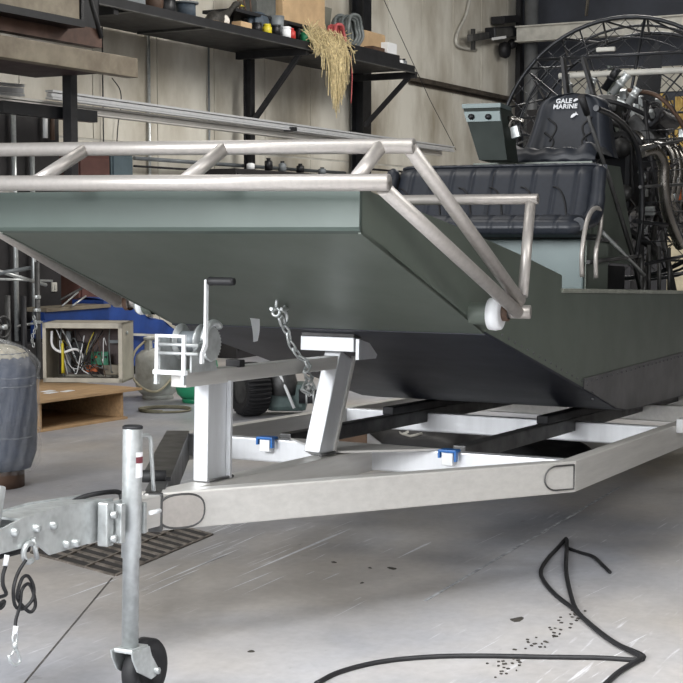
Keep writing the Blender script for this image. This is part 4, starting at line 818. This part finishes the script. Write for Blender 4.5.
mb = MB(); a = SP(370, -.6); mb.tube([(a - .1, -.55, zt_ + .16), (a + .25, -.6, zt_ + .12)], .012, 6); single('dark_bar', mb, dark, 'dark bar lying over the tan parcel on the shelf', 'bar', WALL)
shelf_can(404, .035, .10, -.75, greyp, 'grey_pot', 'tiny grey pot at the very right end of the shelf', 'pot')

# ============================================================ MACHINES AND CABINETS BELOW THE SHELF
def wall_box(px0, px1, y, z0, z1, d, m, nm, lb, cat, bev=.008, front=True):
    x0, x1 = Q(px0, 200, 'y', y).x, Q(px1, 200, 'y', y).x; mb = MB(); mb.box(((x0 + x1) / 2, y + d / 2, (z0 + z1) / 2), (x1 - x0, d, z1 - z0), bev=bev)
    t = thing(nm, lb, cat, WALL, ((x0 + x1) / 2, y + d / 2, z0)); part('body', mb, m, t); n = max(1, round((x1 - x0) / .5)); dm = m
    if front:
        for k in range(n):
            xa = x0 + (x1 - x0) * k / n + .02; xb = x0 + (x1 - x0) * (k + 1) / n - .02; dr = part('door', MB().box(((xa + xb) / 2, y - .008, (z0 + z1) / 2 + .02), (xb - xa, .016, z1 - z0 - .12), bev=.004), m, t)
            part('handle', MB().box((xb - .05, y - .025, (z0 + z1) / 2 + .1), (.015, .02, .10)), zinc, dr)
    return t
zc1 = zz(30, 112, -.6)
dcab = mat('dark cabinet steel', (44, 42, 44), .6, .2, .2, 4)
wall_box(-40, 60, -.28, 0, zz(30, 112, -.28), .25, dcab, 'tool_cabinet', 'tall dark steel cabinet against the wall at the far left', 'cabinet')
wall_box(78, 110, -.26, 0, zz(95, 154, -.26), .22, mat('red brown cabinet', (96, 62, 56), .6, 0, .15, 5), 'brown_cabinet', 'red brown cabinet seen through the rails left of the blue grey one', 'cabinet')
wall_box(111.5, 133, -.26, 0, zz(122, 152, -.26), .22, mat('blue grey cabinet', (92, 108, 116), .5, .1, .1, 5), 'blue_grey_cabinet', 'narrow blue grey cabinet seen between the two front rails', 'cabinet')
wall_box(236, 345, -.55, 0, zz(290, 172, -.55), .45, dcab, 'low_bench', 'dark workbench against the wall seen between the rails', 'workbench')
for i, (px, hh, m_, lb) in enumerate(((250, .07, white, 'white jar on the dark workbench seen through the rails'), (268, .12, blackm, 'black oil can on the dark workbench left of centre'), (282, .10, greyp, 'grey tin on the dark workbench beside the black can'), (300, .09, blackm, 'short black pot at the middle of the dark workbench'), (322, .07, greyp, 'small grey tin at the right end of the dark workbench'))):
    shelf_can(px, .04, hh, -.5, m_, 'bench_jar' if i == 0 else 'bench_tin', lb, 'can', z0=zz(290, 172, -.55) + .005)
for y_, py, lb in ((-.1, 158, 'grey pipe running along the wall just above the lower rail'), (-.08, 166, 'thin dark pipe running along the wall below the grey pipe')):
    a, b_ = Q(134, py, 'y', y_), Q(345, py + 6, 'y', y_); mb = MB(); mb.tube([(a.x, y_, a.z), (b_.x, y_, a.z)], .018 if py < 160 else .01, 8); single('wall_pipe', mb, greyp if py < 160 else dark, lb, 'pipe', WALL)
for py, lb in ((169, 'upper of two dark bars on the wall left of the bench seat'), (175, 'lower of two dark bars on the wall left of the bench seat')):
    a = Q(368, py, 'y', -.2); b_ = Q(402, py, 'y', -.2); mb = MB(); mb.tube([(a.x, -.2, a.z), (b_.x, -.2, a.z)], .012, 6); single('wall_bar', mb, dark, lb, 'bar', WALL)
for px, py0, py1, m_, lb in ((13, 100, 178, zinc, 'grey upright pipe at far left in front of the dark cabinet'), (32, 152, 178, zinc, 'short pale post seen between the rails left of the strut'), (45, 114, 138, white, 'white tube standing under the black rack arm'), (52, 114, 140, brown, 'brown tube standing beside the white tube under the rack arm')):
    a, b_ = Q(px, py0, 'y', -.34), Q(px, py1, 'y', -.34); mb = MB(); mb.tube([(a.x, -.34, a.z), (a.x, -.34, b_.z if py1 < 150 else 0)], .02, 8); single('upright_pipe', mb, m_, lb, 'pipe', WALL)
# blue machine at the left
def LM(px, py, y=-.62): return Q(px, py, 'y', y)
bm_ = thing('blue_machine', 'blue machine with a beige bed standing behind the open electrical cabinet', 'machine', WALL, (LM(80, 330).x, -.47, 0))
a, b_ = LM(45, 322), LM(109, 312); zc = LM(78, 316).z
part('bed_rail', MB().box(((a.x + b_.x) / 2, -.57, zc), (b_.x - a.x, .10, .10), bev=.006), blue, bm_)
part('bed_top', MB().box(((a.x + b_.x) / 2, -.52, zc + .065), (b_.x - a.x, .24, .03), bev=.004), tan, bm_)
part('bed_gap', MB().box(((a.x + b_.x) / 2, -.57, zc - .075), (b_.x - a.x, .06, .03)), brown, bm_)
part('bed_lower', MB().box(((a.x + b_.x) / 2, -.47, zc - .14), (b_.x - a.x + .04, .2, .10), bev=.01), blackm, bm_)
for px in (48, 106): p = LM(px, 330); part('leg', MB().box((p.x, -.47, zc / 2 - .06), (.06, .1, zc - .14)), blue, bm_)
p = LM(44, 328); part('pivot_block', MB().box((p.x - .02, -.59, p.z - .01), (.10, .10, .14), bev=.02), blue, bm_)
for a_, b2 in (((62, 306), (78, 292)), ((72, 306), (86, 296))): part('clamp_arm', MB().tube([LM(*a_, -.66), LM(*b2, -.66)], .008, 6), zinc, bm_)
vp = thing('upright_stand', 'grey upright stand with a chain at the left behind the boat', 'stand', WALL, (LM(37, 300, -.78).x, -.78, 0))
a = LM(37, 262, -.78); part('pole', MB().tube([(a.x, -.78, 0), (a.x, -.78, a.z)], .020, 10), steel, vp)
for py in (297, 310, 322): p = LM(37, py, -.78); part('collar', MB().lathe([(.028, -.012), (.03, 0), (.028, .012)], (p.x, -.78, p.z), 'z', 12), zinc, vp)
for i in range(7): p = LM(34 + 2 * math.sin(i), 318 + 4.5 * i, -.82); part('chain_link', link(MB(), p, (0, 0, 1), ((1, 0, 0) if i % 2 else (0, 1, 0)), .018, .010, .004), zinc, vp)
for (p0, p1, r, m_, lb) in (((-5, 270), (46, 285), .014, zinc, 'slanting grey rod in the clutter under the far rail arm'), ((-5, 279), (52, 281), .010, zinc, 'level thin rod under the slanting grey rod at left'), ((18, 326), (42, 322), .009, zinc, 'short pale rod joining the upright stand low at left'), ((-5, 274), (30, 268), .016, greyp, 'thick grey bar at the left edge under the far rail arm'), ((60, 300), (82, 288), .010, steel, 'short dark rod rising above the blue machine')):
    mb = MB(); mb.tube([LM(*p0, -.72), LM(*p1, -.72)], r, 7); single('machine_rod', mb, m_, lb, 'rod', WALL)
p = LM(54, 287, -.30); mb = MB(); mb.box((p.x, -.30, p.z), (.06, .02, .075), bev=.006).box((p.x, -.315, p.z), (.02, .012, .03)); single('switch_box', mb, whitep, 'small pale switch box on the dark cabinet above the blue machine', 'switch', WALL)
hw_ = thing('handwheel', 'grey handwheel at the left edge above the wrapped drum', 'wheel', WALL, tuple(LM(3, 327, -.80))); c = LM(3, 327, -.80)
part('rim', MB().tube(arc(c, .075, 0, 345, 20, 'xz'), .010, 8, closed=True), steel, hw_); part('hub', MB().lathe([(0, -.03), (.02, -.03), (.02, .03), (0, .03)], c, 'y', 12), zinc, hw_)
for k in range(3): part('spoke', MB().tube([c, c + Vector((.075 * math.cos(k * 2.09), 0, .075 * math.sin(k * 2.09)))], .007, 6), steel, hw_)
wall_box(-30, 44, -.66, 0, LM(20, 345, -.66).z, .28, dcab, 'grinding_machine', 'dark machine block behind the wrapped drum', 'machine', front=False)
for px in (8, 24): p = LM(px, 330, -.78); mb = MB(); mb.tube([(p.x, -.78, p.z - .5), (p.x, -.78, p.z + .25)], .022, 8); single('machine_column', mb, dark if px > 20 else steel, 'left hand column of the machine over the wrapped drum' if px < 20 else 'right hand column of the machine over the wrapped drum', 'column', WALL)
# blue covered bin
p0, p1 = LM(104, 340, -.62), LM(186, 340, -.62)
bb_ = thing('blue_covered_bin', 'large bin under a blue cloth cover behind the white gas tank', 'bin', WALL, ((p0.x + p1.x) / 2, -.38, 0))
zl = LM(108, 300, -.62).z; zr = LM(178, 334, -.62).z
def bcov(u, v):
    x_ = p0.x + (p1.x - p0.x) * u; zt_ = zl + (zr - zl) * u ** 1.2 + .015 * math.sin(20 * u)
    y_ = -.62 + .012 * math.sin(26 * u + 3 * v); return Vector((x_, y_, zt_ * (1 - v) + .08 * v))
mb = MB(); mb.grid(bcov, 30, 10); mb.grid(lambda u, v: Vector((bcov(u, 0).x, -.62 + .32 * v, bcov(u, 0).z + .02 * math.sin(math.pi * v))), 30, 6); mb.grid(lambda u, v: Vector((p1.x, -.62 + .32 * u, .08 + (bcov(1, 0).z - .08) * v)), 6, 6); mb.grid(lambda u, v: Vector((p0.x, -.62 + .32 * u, .08 + (bcov(0, 0).z - .08) * v)), 6, 6)
part('cloth_cover', mb, tarp, bb_); part('bin_foot', MB().box(((p0.x + p1.x) / 2, -.38, .05), (p1.x - p0.x - .04, .34, .1)), dark, bb_)
part('white_panel', MB().bar(LM(118, 334, -.66), LM(178, 336, -.66), .02, .02), whitep, bb_)

# ============================================================ ELECTRICAL CABINET ON ITS PLYWOOD BOX
pA, pB = G(38, 432), G(121, 419)
ux = (pB - pA).normalized(); uy = Vector((-ux.y, ux.x, 0)); PB_ = Frame(pA, ux, uy, (0, 0, 1)); L_ = (pB - pA).length
hb_ = .185
pl = thing('plywood_box', 'open fronted plywood box on the floor under the electrical cabinet', 'box', PB_, (L_ / 2, .4, 0))
part('top_panel', MB().box((L_ / 2 + .05, .46, hb_), (L_ + .20, 1.02, .014)), wood, pl)
part('side_panel', MB().box((.01, .46, hb_ / 2), (.014, .95, hb_)), wood, pl); part('side_panel', MB().box((L_ + .0, .46, hb_ / 2), (.014, .95, hb_)), wood, pl)
part('bottom_panel', MB().box((L_ / 2, .46, .008), (L_ + .06, .98, .014)), wood, pl); part('back_panel', MB().box((L_ / 2, .94, hb_ / 2), (L_, .014, hb_)), wood, pl)
for (x_, y_) in ((L_ * .45, .22), (L_ * .62, .20), (L_ * .52, .30)): part('paper_label', MB().box((x_, y_, hb_ + .009), (.10, .05, .002), Matrix.Rotation(.2, 3, 'Z')), white, pl)
c0 = G(123, 383, hb_ + .01); cf = Frame(c0, (.995, -.10, 0), (.10, .995, 0), (0, 0, 1))   # x right, y back; origin at its lower right front corner
CWd, CH, CD = .545, .40, .30
ec = thing('electrical_cabinet', 'open beige electrical cabinet full of wires sitting on the plywood box', 'cabinet', cf, (-CWd / 2, CD / 2, 0))
for c, d in (((-CWd / 2, CD / 2, .006), (CWd, CD, .012)), ((-CWd / 2, CD / 2, CH - .006), (CWd, CD, .012)), ((-.006, CD / 2, CH / 2), (.012, CD, CH)), ((-CWd + .006, CD / 2, CH / 2), (.012, CD, CH)), ((-CWd / 2, CD - .006, CH / 2), (CWd, .012, CH))):
    part('cabinet_panel', MB().box(c, d), beige, ec)
for c, d in (((-CWd / 2, -.002, CH - .018), (CWd, .014, .036)), ((-CWd / 2, -.002, .016), (CWd, .014, .03)), ((-.014, -.002, CH / 2), (.028, .014, CH)), ((-CWd + .012, -.002, CH / 2), (.024, .014, CH))): part('front_flange', MB().box(c, d, bev=.002), beige, ec)
part('latch', MB().lathe([(0, .0), (.012, 0), (.012, .012), (0, .012)], (.0, .10, CH - .07), 'x', 12), zinc, ec)
part('back_plate', MB().box((-CWd / 2, CD - .03, CH / 2), (CWd - .06, .01, CH - .06)), mat('rosy inner panel', (92, 78, 76), .6, 0, .15, 8), ec)
bd_ = part('circuit_board', MB().box((-.20, .16, .15), (.12, .012, .09)), pcb, ec)
for k in range(5): part('board_chip', MB().box((-.245 + .022 * k, .148, .14 + .02 * (k % 3)), (.014, .012, .014)), orange if k == 1 else (white if k == 3 else blackm), bd_)
part('relay_block', MB().box((-.26, .14, .085), (.10, .05, .05), bev=.006), orange, ec); part('breaker', MB().box((-.36, .2, .2), (.07, .05, .12), bev=.006), dark, ec)
part('transformer', MB().box((-.12, .2, .07), (.12, .07, .07), bev=.008), tan, ec); part('terminal_strip', MB().box((-.10, .22, .26), (.10, .03, .02)), greyp, ec); part('wire_duct', MB().box((-.42, .20, .19), (.03, .05, .28)), greyp, ec)
wcol = [white, black, yellow, greyh, black, greyh, brown, black, greyh, white, black, brown]
for i in range(26):
    x0_ = random.uniform(-.50, -.10); x1_ = random.uniform(-.5, -.08); m_ = wcol[i % len(wcol)]
    pts = [Vector((x0_, random.uniform(.05, .2), random.uniform(.22, .37))), Vector(((x0_ * 2 + x1_) / 3, .06, random.uniform(.12, .3))), Vector(((x0_ + 2 * x1_) / 3, .08, random.uniform(.05, .16))), Vector((x1_, .1, random.uniform(.03, .12)))]
    part('wire', MB().tube(spline(pts, 5), random.choice((.0025, .003, .004)), 6), m_, ec)
part('yellow_tube', MB().tube(spline([(-.42, .03, .26), (-.415, .02, .16), (-.42, .03, .06)], 4), .010, 8), yellow, ec)
part('flex_conduit', MB().tube(spline([(-.50, .06, .34), (-.49, .04, .24), (-.42, .03, .20), (-.34, .05, .22), (-.30, .08, .18), (-.30, .08, .08)], 5), .009, 8), white, ec)
# ------------------------------------------------------------ gas tanks
def gas_tank(px, py, r, h, m, nm, lb):
    c = G(px, py); t = thing(nm, lb, 'gas tank', WORLD, (c.x, c.y, 0), None)
    part('tank_body', MB().lathe([(0, .025), (r * .7, .028), (r * .93, .06), (r, .10), (r, h * .62), (r * .95, h * .70), (r * .72, h * .77), (r * .35, h * .80), (0, h * .80)], c, 'z', 28), m, t)
    part('foot_ring', MB().lathe([(r * .66, 0), (r * .70, 0), (r * .70, .045), (r * .66, .045), (r * .66, 0)], c, 'z', 24), m, t)
    cr = r * .58; hh = MB()
    for a0, a1 in ((-60, 60), (120, 240)):
        hh.grid(lambda u, v: Vector((c.x + cr * math.cos(math.radians(a0 + (a1 - a0) * u)), c.y + cr * math.sin(math.radians(a0 + (a1 - a0) * u)), h * .77 + h * .18 * v)), 14, 2)
    hh.tube([Vector((c.x + cr * math.cos(i * .2618), c.y + cr * math.sin(i * .2618), h * .965)) for i in range(24)], .010, 8, closed=True)
    part('collar', hh, m, t); part('valve', MB().lathe([(0, h * .8), (.022, h * .8), (.022, h * .88), (.03, h * .885), (.03, h * .91), (0, h * .91)], c, 'z', 12), zinc, t); return t
gas_tank(158, 398, .162, .45, tankw, 'white_gas_tank', 'white steel gas tank on the floor between the plywood box and the winch')
gas_tank(197, 402, .150, .42, mat('green tank enamel', (44, 150, 108), .38, 0, .12, 5), 'green_gas_tank', 'green gas tank on the floor half hidden behind the winch post')
c = G(158, 398); mb = MB(); mb.tube(spline([c + Vector((-.08, -.06, .42)), c + Vector((-.15, -.12, .34)), c + Vector((-.17, -.14, .2)), c + Vector((-.10, -.17, .1)), c + Vector((.02, -.2, .07)), c + Vector((.12, -.14, .16)), c + Vector((.2, -.1, .3))], 6), .009, 8); single('tank_hose', mb, mat('pale hose', (196, 186, 160), .5, 0, .1, 10), 'pale hose looped down the front of the white gas tank', 'hose', WORLD)
c = G(165, 411); mb = MB(); mb.tube([c + Vector((.17 * math.cos(i * .2244) * (1 + .02 * (i > 28)), .13 * math.sin(i * .2244), .008 + .008 * (i > 28))) for i in range(50)], .008, 6); single('floor_hose_ring', mb, mat('olive hose', (116, 112, 92), .5, 0, .15, 10), 'thin hose coiled flat on the floor before the white gas tank', 'hose', WORLD)
# ------------------------------------------------------------ wrapped drum at left edge
c = G(-1, 486); R0 = .195
dr_ = thing('wrapped_drum', 'grey drum bundle wrapped in clear plastic film at the left edge', 'drum', WORLD, (c.x, c.y, 0))
z0_, z1_ = .07, .70
part('drum_body', MB().lathe([(0, z0_ + .02), (R0 * .78, z0_ + .02), (R0 * .92, z0_ + .10), (R0 * .95, .35), (R0 * .93, z1_ - .14), (R0 * .7, z1_ - .06), (0, z1_ - .05)], c, 'z', 32), mat('blue grey drum', (60, 70, 92), .5, 0, .22, 5), dr_)
def film(u, v):
    a_ = u * 2 * math.pi; z_ = z0_ + (z1_ - z0_) * v; pr = R0 * (1 - .22 * max(0, (.12 - v) / .12) ** 2 - .95 * max(0, (v - .78) / .22) ** 2.4)
    n_ = .006 * math.sin(9 * a_ + 14 * v) * math.sin(23 * v) + .004 * math.sin(21 * a_ - 17 * v) + .008 * math.sin(5 * a_ + 40 * v) * (v > .72); rr = max(.004, pr + n_); return Vector((c.x + rr * math.cos(a_), c.y + rr * math.sin(a_), z_ + .006 * math.sin(7 * a_) * v))
pf = bpy.data.materials.new('clear plastic film'); pf.use_nodes = True; b_ = pf.node_tree.nodes['Principled BSDF']; b_.inputs['Base Color'].default_value = (.86, .88, .9, 1); b_.inputs['Roughness'].default_value = .12; b_.inputs['Alpha'].default_value = .13; b_.inputs['Specular IOR Level'].default_value = .9
nz = pf.node_tree.nodes.new('ShaderNodeTexNoise'); nz.inputs['Scale'].default_value = 22; nz.inputs['Detail'].default_value = 4; nz.inputs['Distortion'].default_value = 1.2; bu = pf.node_tree.nodes.new('ShaderNodeBump'); bu.inputs['Strength'].default_value = .9; bu.inputs['Distance'].default_value = .03
pf.node_tree.links.new(nz.outputs['Fac'], bu.inputs['Height']); pf.node_tree.links.new(bu.outputs[0], b_.inputs['Normal'])
part('plastic_film', MB().grid(film, 96, 60), pf, dr_)
for zf in (.54, .50, .26): part('film_fold', MB().tube([Vector((c.x + (R0 + .003) * math.cos(i * .1745), c.y + (R0 + .003) * math.sin(i * .1745), zf + .012 * math.sin(i * .35))) for i in range(36)], .0035, 6, closed=True), pf, dr_)
part('top_filling', MB().sphere((c.x, c.y, z1_ - .09), (R0 * .78, R0 * .78, .07), 20, 10), mat('pale filling', (190, 184, 168), .7, 0, .2, 20), dr_)
part('drum_base', MB().lathe([(0, 0), (R0 * .62, 0), (R0 * .62, z0_ + .03), (0, z0_ + .03)], c, 'z', 20), brown, dr_)
# ------------------------------------------------------------ under the boat
c = G(250, 416); t = thing('cart_tyre', 'black treaded tyre standing behind the winch post under the boat', 'tyre', WORLD, (c.x, c.y, 0))
fr = .178; axv = Vector((.86, .5, 0)).normalized(); pv_ = Vector((-axv.y, axv.x, 0)); cz = Vector((c.x, c.y, fr))
prof = [(-.075, .10), (-.085, .135), (-.078, .166), (-.05, .176), (0, .178), (.05, .176), (.078, .166), (.085, .135), (.075, .10)]
def tyre(u, v):
    k = v * (len(prof) - 1); i = min(int(k), len(prof) - 2); f_ = k - i; ax_ = prof[i][0] + (prof[i + 1][0] - prof[i][0]) * f_; r_ = prof[i][1] + (prof[i + 1][1] - prof[i][1]) * f_
    if abs(ax_) < .079 and int(u * 72) % 2 == 0: r_ -= .014
    a_ = u * 2 * math.pi; return cz + axv * ax_ + pv_ * (r_ * math.cos(a_)) + Vector((0, 0, r_ * math.sin(a_)))
part('tread', MB().grid(tyre, 144, 16, False), black, t)
mb = MB()
for sgn in (-1, 1):
    ring = [cz + axv * .07 * sgn + pv_ * (.102 * math.cos(i * .2618)) + Vector((0, 0, .102 * math.sin(i * .2618))) for i in range(24)]; mb.add(ring, [tuple(range(24))])
part('rim', mb, steel, t)
c = G(292, 414); t = thing('floor_jack', 'grey green floor jack with a bright handle bar behind the leaning post', 'jack', WORLD, (c.x, c.y, 0))
part('jack_body', MB().box(c + Vector((-.03, 0, .12)), (.26, .22, .18), bev=.03), mat('grey green machine', (88, 104, 102), .4, .3, .15, 8), t)
part('jack_housing', MB().lathe([(0, 0), (.09, 0), (.10, .08), (.07, .2), (0, .22)], c + Vector((-.06, -.08, .14)), 'z', 16), steel, t)
part('handle_bar', MB().tube([c + Vector((-.08, -.16, .30)), c + Vector((.02, -.18, .06))], .010, 8), white, t)
for k in range(3): part('ring', MB().lathe([(.050, -.006), (.056, 0), (.050, .006)], c + Vector((.10 + .045 * k, -.12, .13)), 'x', 16), zinc, t)
part('cylinder', MB().tube([c + Vector((.05, -.12, .13)), c + Vector((.26, -.12, .13))], .046, 14), dark, t)
mb = MB(); mb.tube(spline([c + Vector((-.22, -.1, .33)), c + Vector((-.1, -.15, .36)), c + Vector((.05, -.15, .32)), c + Vector((.2, -.1, .36)), c + Vector((.35, 0, .32))], 5), .010, 8); single('jack_hose', mb, black, 'black hose arched over the floor jack under the boat', 'hose', WORLD)
# dark mound standing in for floor shade, wood block and papers seen through the trailer frame
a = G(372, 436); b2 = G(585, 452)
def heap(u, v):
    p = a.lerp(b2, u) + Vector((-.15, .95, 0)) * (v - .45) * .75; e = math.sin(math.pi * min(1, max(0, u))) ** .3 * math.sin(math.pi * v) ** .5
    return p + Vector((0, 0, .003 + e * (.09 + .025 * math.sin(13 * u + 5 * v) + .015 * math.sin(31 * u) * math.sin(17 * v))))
mb = MB(); mb.grid(heap, 60, 24); single('floor_shade_mound', mb, black, 'dark mound added for the shaded floor seen through the trailer frame', 'shade', WORLD)
c = G(353, 443); mb = MB(); mb.box(c + Vector((0, 0, .08)), (.16, .12, .16), bev=.006); single('wood_block', mb, mat('dark wood block', (96, 74, 56), .7, 0, .2, 6), 'brown wood block on the floor beside the leaning bow stop post', 'block', WORLD)
for i, (px, py, lb) in enumerate(((404, 438, 'small scrap of white paper on the floor shade mound, left one'), (413, 440, 'larger scrap of cream paper on the floor shade mound, right one'))):
    c = G(px, py, .11); mb = MB(); mb.grid(lambda u, v: c + Vector(((u - .5) * (.05 + .05 * i), (v - .5) * .08, .02 + .03 * abs(u - .4))), 3, 2); mb.grid(lambda u, v: c + Vector(((u - .5) * (.05 + .05 * i), (v - .5) * .08, .017 + .03 * abs(u - .4))), 3, 2); single('paper_scrap', mb, whitep, lb, 'paper', WORLD)

# ============================================================ END WALL CLUTTER BEHIND THE CAGE
def E_(px, py, x=10.9): return Q(px, py, 'x', x)
for i, (px0, px1, pyt) in enumerate(((641, 650, 97), (652, 662, 93), (664, 671, 100), (673, 690, 96), (692, 705, 100))):
    a, b_ = E_(px0, pyt), E_(px1, pyt); mb = MB(); mb.box((11.0 + .03 * (i % 2), (a.y + b_.y) / 2, a.z / 2), (.05, abs(a.y - b_.y), a.z), bev=.004); single('lumber_board', mb, lumber, ('first', 'second', 'third', 'fourth', 'last')[i] + ' yellowed board from the left, leaning at the end wall behind the cage', 'board', WALL, group='yellowed boards at the end wall')
a, b_ = E_(630, 97), E_(640, 97); mb = MB(); mb.box((10.8, (a.y + b_.y) / 2, a.z / 2), (.12, abs(a.y - b_.y), a.z)); single('dark_post', mb, blackm, 'dark post left of the yellowed boards at the end wall', 'post', WALL)
t = thing('machine_cabinet', 'large dark machine cabinet beyond the fan cage at right', 'cabinet', WALL, (9.6, E_(640, 200, 9.6).y, 0)); a, b_ = E_(585, 175, 9.4), E_(760, 175, 9.4)
part('body', MB().box((9.7, (a.y + b_.y) / 2, a.z / 2), (.6, abs(a.y - b_.y), a.z), bev=.02), dcab, t)
for k in range(3): part('access_panel', MB().box((9.39, a.y - .35 - .62 * k, a.z / 2), (.02, .54, a.z - .3), bev=.006), mat('dark panel', (56, 56, 60), .5, .2, .15, 5), t)
a, b_ = B(656, 186, 'x', 4.7), B(690, 186, 'x', 4.7); c = B(656, 290, 'x', 4.7)
mb = MB(); mb.box((5.1, (a.y + b_.y) / 2, (a.z - .5) / 2), (.3, abs(a.y - b_.y), a.z + .5), bev=.01)
p = E_(668, 190, 8.6); q_ = E_(700, 190, 8.6); mb = MB(); mb.box((8.8, (p.y + q_.y) / 2, p.z / 2), (.4, abs(p.y - q_.y), p.z), bev=.01); single('cream_cabinet', mb, mat('cream enamel', (186, 176, 150), .5, 0, .15, 5), 'narrow cream cabinet at the right edge beyond the fan cage', 'cabinet', WALL)
p = E_(548, 110, 10.4); mb = MB(); mb.box((10.4, p.y, p.z / 2), (.3, .5, p.z)); single('dark_locker', mb, dcab, 'dark locker in the corner behind the left of the fan cage', 'locker', WALL)

# ============================================================ FLOOR CABLE
cp_ = [(316, 686), (340, 674), (380, 664), (430, 659), (480, 658), (540, 659), (600, 660), (636, 662), (643, 660), (640, 656), (615, 645), (592, 628), (575, 612), (556, 597), (544, 583), (541, 572), (548, 560), (558, 549), (566, 540)]
fc = thing('floor_cable', 'black cable snaking across the concrete floor at lower right', 'cable', WORLD, tuple(G(600, 640)))
z4 = Vector((0, 0, .006))
part('cable_run', MB().tube(spline([G(*p) + z4 for p in cp_], 6), .0075, 8), black, fc)
part('cable_run', MB().tube(spline([G(*p) + z4 * 1.6 for p in [(603, 690), (618, 676), (632, 667), (641, 661), (632, 655), (612, 644), (590, 627), (576, 612), (569, 590), (566, 570), (567, 545), (566, 541)]], 6), .0075, 8), black, fc)
part('cable_tail', MB().tube(spline([G(*p) + z4 for p in [(566, 549), (580, 554), (593, 558), (602, 566), (610, 574)]], 5), .0065, 8), black, fc)
for i, (px, py, r) in enumerate(((517, 619, .030), (392, 568, .022), (334, 562, .014), (370, 568, .010), (362, 583, .010), (251, 652, .014))):
    c = G(px, py); mb = MB(); mb.lathe([(0, .004), (r * .45, .002), (r * .8, 0)], c, 'z', 9)
    for v in mb.v: v.y = c.y + (v.y - c.y) * 1.1 + .5 * r * math.sin(90 * v.x)
    single('floor_debris', mb, mat('dark crumb', (66, 62, 56), .8, 0, .2, 20), ('largest dark scrap on the floor left of the black cable loop', 'dark oval scrap on the floor below the trailer middle', 'small dark crumb on the floor below the leaning post', 'tiny crumb just left of the dark oval scrap', 'tiny crumb below the dark oval scrap', 'small crumb on the floor at lower left of centre')[i], 'debris', WORLD)
crm = MB()
for i in range(60):
    u = random.random(); c = G(578 - 85 * u + random.gauss(0, 5), 616 + 60 * u + random.gauss(0, 4)); crm.box(c + Vector((0, 0, .002)), (random.uniform(.004, .012), random.uniform(.003, .009), .003), Matrix.Rotation(random.uniform(0, 3), 3, 'Z'))
o = single('floor_crumbs', crm, MATS['dark crumb'], 'trail of dark crumbs on the floor beside the cable', 'crumbs', WORLD); o['kind'] = 'stuff'
